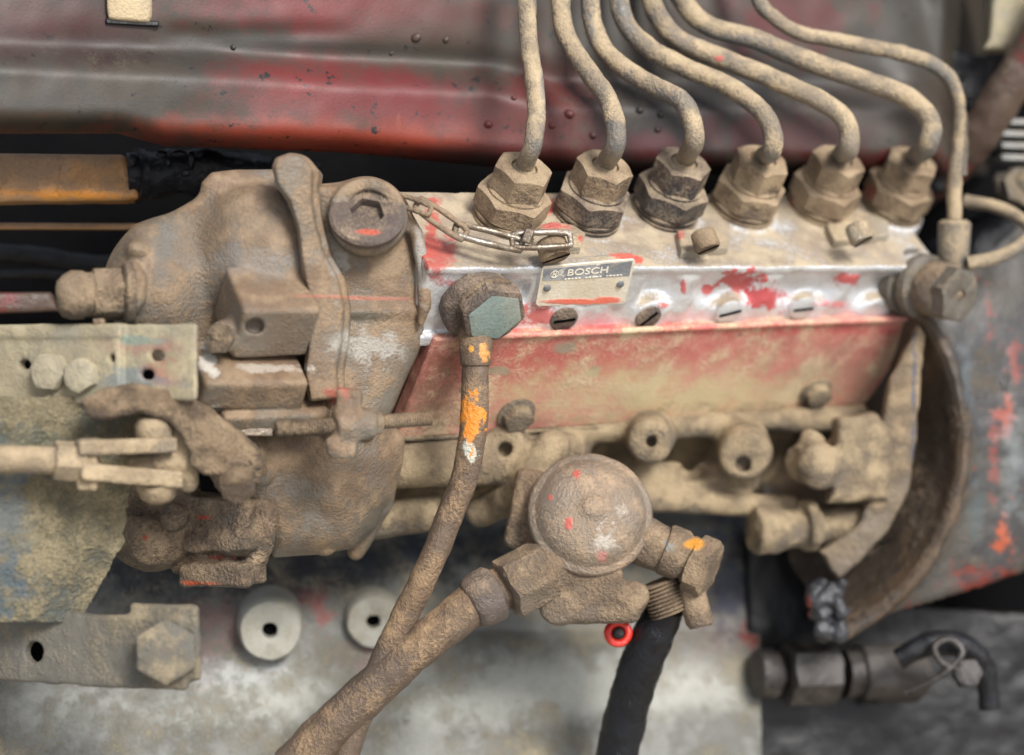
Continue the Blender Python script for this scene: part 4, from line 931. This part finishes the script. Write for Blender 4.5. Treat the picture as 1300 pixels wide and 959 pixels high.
# control rod with its fork
lk=Thing('control_rod','tan dusted control rod with a forked end pinned to the lever','control rod',U(130,590,270))
mb=MB().tube([U(-90,581,330),U(0,583,306),U(74,585,288)],[16,16,16],n=24,rough=.5); lk.add('rod',mb.mesh(80),M['rod'])
mb=MB().hexnut(U(68,584,290),(U(108,587,278)-U(68,584,290)),24,36,rot=.3,rough=1,both=True); lk.add('lock_nut',mb.mesh(35),M['rod'])
G=Cast.view(95,545,265,640,180,330,2.2)
G.path([U(112,590,278),U(112,570,278)],[11,10],k=3)
hz=.40
G.box(U(112,590,278),(12,14,30),I3,4,3)
G.box(U(160,567,272),(58,14,9),Matrix.Rotation(hz,3,'Z')@Matrix.Rotation(-.02,3,'Y')@Matrix.Rotation(0,3,'Y'),3,3)
G.box(U(166,604,270),(60,14,10),Matrix.Rotation(hz,3,'Z')@Matrix.Rotation(.10,3,'Y'),3,3)
G.rough(.8,14)
lk.add('fork',G.mesh(),M['rod'])
mb=MB().lathe(U(196,556,244),(0,-.15,1),[(19,-8),(22,-4),(22,14),(19,24),(14,27)],n=32,rough=1); lk.add('pin_head',mb.mesh(50),M['rod'])
mb=MB().lathe(U(200,618,240),(.02,.25,-1),[(25,-6),(25,0),(22,5),(21,12),(14,17)],n=32,rough=1); lk.add('pin_nut',mb.mesh(50),M['rod'])
G=Cast.view(155,530,265,640,150,300,2.2)
G.path([U(168,588,240),U(200,586,232),U(228,586,226)],[8,15,18],k=6)
G.path([U(214,544,232),U(232,560,234),U(240,590,230),U(238,612,224)],[12,12,12,13],k=5)
G.rough(1.4,12).rough(.5,6,4)
lk.add('eye',G.mesh(),M['rod'])
# stop lever
lv=Thing('stop_lever','curved rusty lever arm crusted with dirt, clamped to the governor shaft','lever',U(250,560,210))
G=Cast.view(95,475,345,645,110,330,2.2)
G.poly([(108,508),(130,494),(170,487),(215,494),(258,516),(300,548),(324,576),(328,596),(300,606),(258,606),(240,592),(234,560),(214,536),(178,524),(140,532),(116,530)],268,34,7,8,sx=-.36)
G.cyl(U(296,590,160),U(300,594,226),30,rd=5,k=8)
G.rough(1.8,14).rough(1.1,6.5,3)
lv.add('lever_arm',G.mesh(),M['lever'])
al=(.12,-.72,-.55)
mb=MB().lathe(U(298,600,222),al,[(27,-3),(28,0),(28,4),(24,6),(26,8),(26,12),(22,14)],n=36,rough=1.2); lv.add('spring_washer',mb.mesh(45),M['cast_dark'])
mb=MB().hexnut(U(301,606,232),al,22,24,rot=.4,rough=1.6); lv.add('clamp_nut',mb.mesh(35),M['lever'],label='dark rusty nut on the lever clamp')

# ================================================================ lower left bracket
ref=U(120,820,205)
G=plane_cast(-70,750,265,885,ref,NS,2.5)
f=Cast.box
a=rail_box(G,-90,779,232,868,16,8,4)
rail_box(G,165,768,250,864,14,0,5,6)
q=hit(43,828,ref+NS*8,NS); G.cyl(q-NS*40,q+NS*14,13,rd=.5,k=1,sub=True)
G.rough(1.6,24).rough(.6,9,3)
q=hit(43,828,ref-NS*26,NS)
br=Thing('lower_bracket','grey-tan bracket bar with a round hole and one big hexagon bolt, lower left','bracket',U(120,830,205))
br.add('bracket_bar',G.mesh(),M['bracket']); br.add('hole_shade_disc',MB().lathe(q,NS,[(26,0),(26,4)],n=24).mesh(),M['dark'])  # dark disc added behind the hole to stand for its shade
mb=MB().hexnut(hit(212,828,ref+NS*2,NS),Vector((.1,-.95,.1)),38,30,rot=.5,n=60,rough=1.0); br.add('hex_bolt',mb.mesh(32),M['bracket'])

# ================================================================ engine block behind the lower part
g=[];nx,nz=120,50
for j in range(nz+1):
    for i in range(nx+1):
        px=-160+1120*i/nx; py=655+(1040-655)*j/nz
        h=-235-.30*(px-340)+ (py-700)*.35 -60*sstep(720,655,py)+5*mnoise.noise(Vector((px*.012,py*.012,1)))+1.5*mnoise.noise(Vector((px*.05,py*.05,7)))
        h+=24*sstep(812,826,py)*sstep(470,540,px)
        g.append(U(px,py,h))
eb=Thing('engine_block','bare aluminium engine block face with red paint traces and two round bosses','engine block',U(500,800,-280))
mb=MB().put(g,[(j*(nx+1)+i,(j+1)*(nx+1)+i,(j+1)*(nx+1)+i+1,j*(nx+1)+i+1) for j in range(nz) for i in range(nx)])
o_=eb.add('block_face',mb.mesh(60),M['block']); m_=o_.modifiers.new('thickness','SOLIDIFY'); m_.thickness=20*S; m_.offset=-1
for x,y,r,h,m in [(343,801,41,-130,'boss'),(474,790,36,-190,'boss')]:
    ax=Vector((.12,-.96,-.12)).normalized(); p=U(x,y,h)
    mb=MB().lathe(p,ax,[(r*1.15,-110),(r*1.06,-30),(r,-4),(r*.94,0),(r*.35,0),(r*.26,-2),(r*.25,-20)],n=48,rough=.8); b_=eb.add('boss',mb.mesh(45),M[m])
    mb=MB().lathe(p,ax,[(r*.25,-18),(r*.25,-16.5)],n=24); eb.add('hole_floor',mb.mesh(),M['dark'],parent=b_)
mb=MB().ball(U(632,818,-300),(12,6,12),rough=.5); eb.add('dowel',mb.mesh(80),M['greyfar'])
mb=MB().ball(U(708,826,-320),(12,6,12),rough=.5); eb.add('dowel',mb.mesh(80),M['greyfar'])
# ================================================================ right: round timing housing
tm=Thing('timing_housing','large round housing with an oily brown hollow and chipped red paint at right','housing',U(1150,600,-260))
def arc_lathe(cx,cy,prof,a0,a1,n=90,tilt=(0,0,0),rough=2.5,clip=False):
    mb=MB(); rings=[]
    R_=Matrix.Rotation(tilt[0],3,'Z')@Matrix.Rotation(tilt[1],3,'X'); c=U(cx,cy,-200)
    g=[]
    for r,z in prof:
        for k in range(n+1):
            a=math.radians(a0+(a1-a0)*k/n); r_,z_=r,z
            if clip and a<0:           # the housing's lower side is cut off along a flat
                q=-math.sin(a)+.27*math.cos(a); rm=max(300,292/max(q,.01))
                if r_>rm: z_-=(r_-rm)*1.6; r_=rm+(r_-rm)*.06
            p=Vector((math.cos(a)*r_,-z_,math.sin(a)*r_)); p=c+R_@p
            p+=Vector((1,-1,1))*rough*(mnoise.noise(p*.02)+.5*mnoise.noise(p*.06)); g.append(p)
    m=n+1; mb.put(g,[(j*m+k,(j+1)*m+k,(j+1)*m+k+1,j*m+k+1) for j in range(len(prof)-1) for k in range(n)])
    return mb.mesh(55)
rim=[(236,-74),(256,-46),(274,-20),(283,0),(290,6),(298,4),(303,-8)]
inn=[(60,-150),(150,-135),(195,-110),(220,-92),(236,-74)]
out=[(302,-6),(304,-30),(316,-42),(350,-54),(400,-70),(460,-110),(520,-170),(560,-260)]
def dense(pr,k=4):
    o=[]
    for i in range(len(pr)-1):
        for j in range(k): o.append((pr[i][0]+(pr[i+1][0]-pr[i][0])*j/k,pr[i][1]+(pr[i+1][1]-pr[i][1])*j/k))
    return o+[pr[-1]]
A0,A1=-66,37
for nm,pr,mt,ro in (('hollow',dense(inn),'cavity',9),('rim',dense(rim),'cavity',3),('outer_shell',dense(out),'ring',3)):
    o_=tm.add(nm,arc_lathe(950,560,pr,A0,A1,rough=ro,clip=(nm=='outer_shell')),M[mt])
# the pump's mounting flange, a plate standing in the hollow
G=Cast.view(1020,395,1215,790,-330,-150,2.6)
G.poly([(1166,412),(1176,426),(1170,470),(1166,550),(1156,624),(1130,676),(1092,716),(1066,734),(1054,722),(1040,700),(1090,668),(1112,620),(1118,540),(1130,480),(1150,440)],-200,30,6,5,sx=-.2,sz=.1)
G.rough(2.2,26).rough(1.0,9,3); tm.add('mounting_flange',G.mesh(),M['flange'])
G=Cast.view(1010,715,1100,830,-300,-140,2.2)
for k in range(34): G.ball(U(random.uniform(1032,1072),random.uniform(735,808),-205+random.uniform(-14,10)),random.uniform(6,12),k=9)
G.rough(2.2,7); tm.add('oil_crust',G.mesh(),M['crust'],kind='stuff')
# dark web between hollow and block
c=Cast.view(930,640,1400,1000,-720,-300,4); c.poly([(944,660),(1060,670),(1100,760),(1400,790),(1400,990),(940,990)],-400,50,12,6,sx=-.2).rough(3,24)
single('dark_web','dark oily casting web between the engine block and the round housing','casting',c.mesh(),M['deadblack'])
# fittings at the bottom right
ft=Thing('bottom_fitting','grey pipe fitting with a hexagon lying below the round housing','pipe fitting',U(1080,870,-240))
af=Vector((1,.3,-.02)).normalized()
mb=MB().lathe(U(955,856,-290),af,[(20,0),(34,6),(36,30),(28,40)],n=36,rough=2); ft.add('fitting_cap',mb.mesh(50),M['fitting_dark'])
mb=MB().hexnut(U(996,856,-300),af,46,74,rot=.3,n=48,rough=2,both=True); ft.add('hexagon',mb.mesh(35),M['fitting_dark'])
mb=MB().lathe(U(1070,856,-320),af,[(34,0),(34,20),(42,24),(42,110),(34,120)],n=36,rough=2); ft.add('pipe_body',mb.mesh(50),M['fitting_dark'])
sn=Thing('twisted_lock_wire','twisted lock wire looped round a small bolt under the round housing','wire',U(1200,840,-200))
mb=MB().tube([U(1150,880,-200),U(1180,866,-190),U(1204,850,-185),U(1222,828,-190),U(1206,812,-195),U(1186,822,-190),U(1196,842,-185),U(1220,850,-190)],4.5,n=10,rough=.8); sn.add('wire',mb.mesh(80),M['fitting_dark'])
mb=MB().hexnut(U(1226,856,-205),(.0,-.9,.2),20,22,rough=1.2); sn.add('small_bolt',mb.mesh(35),M['fitting_dark'])
mb=MB().tube([U(1140,838,-225),U(1180,818,-220),U(1225,822,-225),U(1250,850,-235),U(1256,900,-240)],[14,17,17,15,14],n=18,rough=1.4)
single('black_oily_pipe','short shiny black pipe bending under the round housing','pipe',mb.mesh(80),M['black'])

# ================================================================ right top corner
c=Cast.view(1215,-70,1400,90,-460,-280,3); c.poly([(1266,-60),(1400,-60),(1400,70),(1300,62),(1244,66),(1252,52)],-330,60,8,6,sx=-.3).rough(2,24)
single('tan_mount','tan dusted metal mount in the top right corner','mount',c.mesh(),M['rail'])
rp=Thing('chipped_red_pipe','thick pipe with chipped red paint slanting down from the right edge','pipe',U(1260,150,-300))
mb=MB().tube([U(1350,-20,-270),U(1312,60,-285),U(1280,110,-300),U(1245,165,-330),U(1200,215,-380),U(1150,250,-420)],[28,28,28,30,32,32],n=28,rough=1.4); rp.add('pipe',mb.mesh(80),M['redline'])
c=Cast.view(1150,50,1280,260,-480,-320,3); c.poly([(1195,60),(1262,70),(1262,120),(1225,150),(1200,250),(1170,240),(1205,140)],-360,50,10,6,sx=-.3).rough(5,16).rough(2,8,3)
single('oily_casting','glossy black oil-soaked casting behind the thin leak-off pipe','casting',c.mesh(),M['black'])
fn=Thing('finned_cover','bare finned metal cover at the right edge below the chipped pipe','finned cover',U(1290,180,-380))
for k in range(4):
    mb=MB().box(U(1310,158+k*15,-400),Matrix.Rotation(.3,3,'Z'),62,26,4.2); fn.add('fin',mb.mesh(),M['fin'],bevel=1.5)
mb=MB().box(U(1312,178,-450),Matrix.Rotation(.3,3,'Z'),60,20,34); fn.add('fin_base',mb.mesh(),M['dark'])
bk=Thing('hexagon_plug','grey plug half hidden at the right edge above the looping pipe','plug',U(1290,240,-330))
mb=MB().lathe(U(1262,238,-330),(1,-.2,.1),[(14,0),(20,6),(20,20),(24,24),(24,60)],n=32,rough=1.2); bk.add('plug_neck',mb.mesh(50),M['greyfar'])
mb=MB().hexnut(U(1290,240,-318),(.3,-.9,.2),28,16,rot=.3,rough=1.2); bk.add('plug_head',mb.mesh(35),M['greyfar'])
mb=MB().tube([U(1196,300,-380),U(1225,380,-380),U(1262,300,-400),U(1330,330,-400)],[34,40,38,30],n=22,rough=3)
single('blue_black_hose','blue-black hose in the shade behind the right banjo bolt','hose',mb.mesh(80),M['black'])

# dim hoses deep in the gap at the left
mb=MB().tube([U(-80,318,-160),U(30,322,-170),U(120,336,-190),U(220,330,-230)],[13,14,14,12],n=18,rough=1.2)
single('deep_black_hose','dim black hose in the dark gap above the cream rail','hose',mb.mesh(80),M['black'])
mb=MB().tube([U(-80,352,-200),U(40,348,-210),U(140,356,-230)],[6,6,6],n=12,rough=.8)
single('deep_thin_cable','thin dark cable in the gap left of the governor','cable',mb.mesh(80),M['deadblack'])
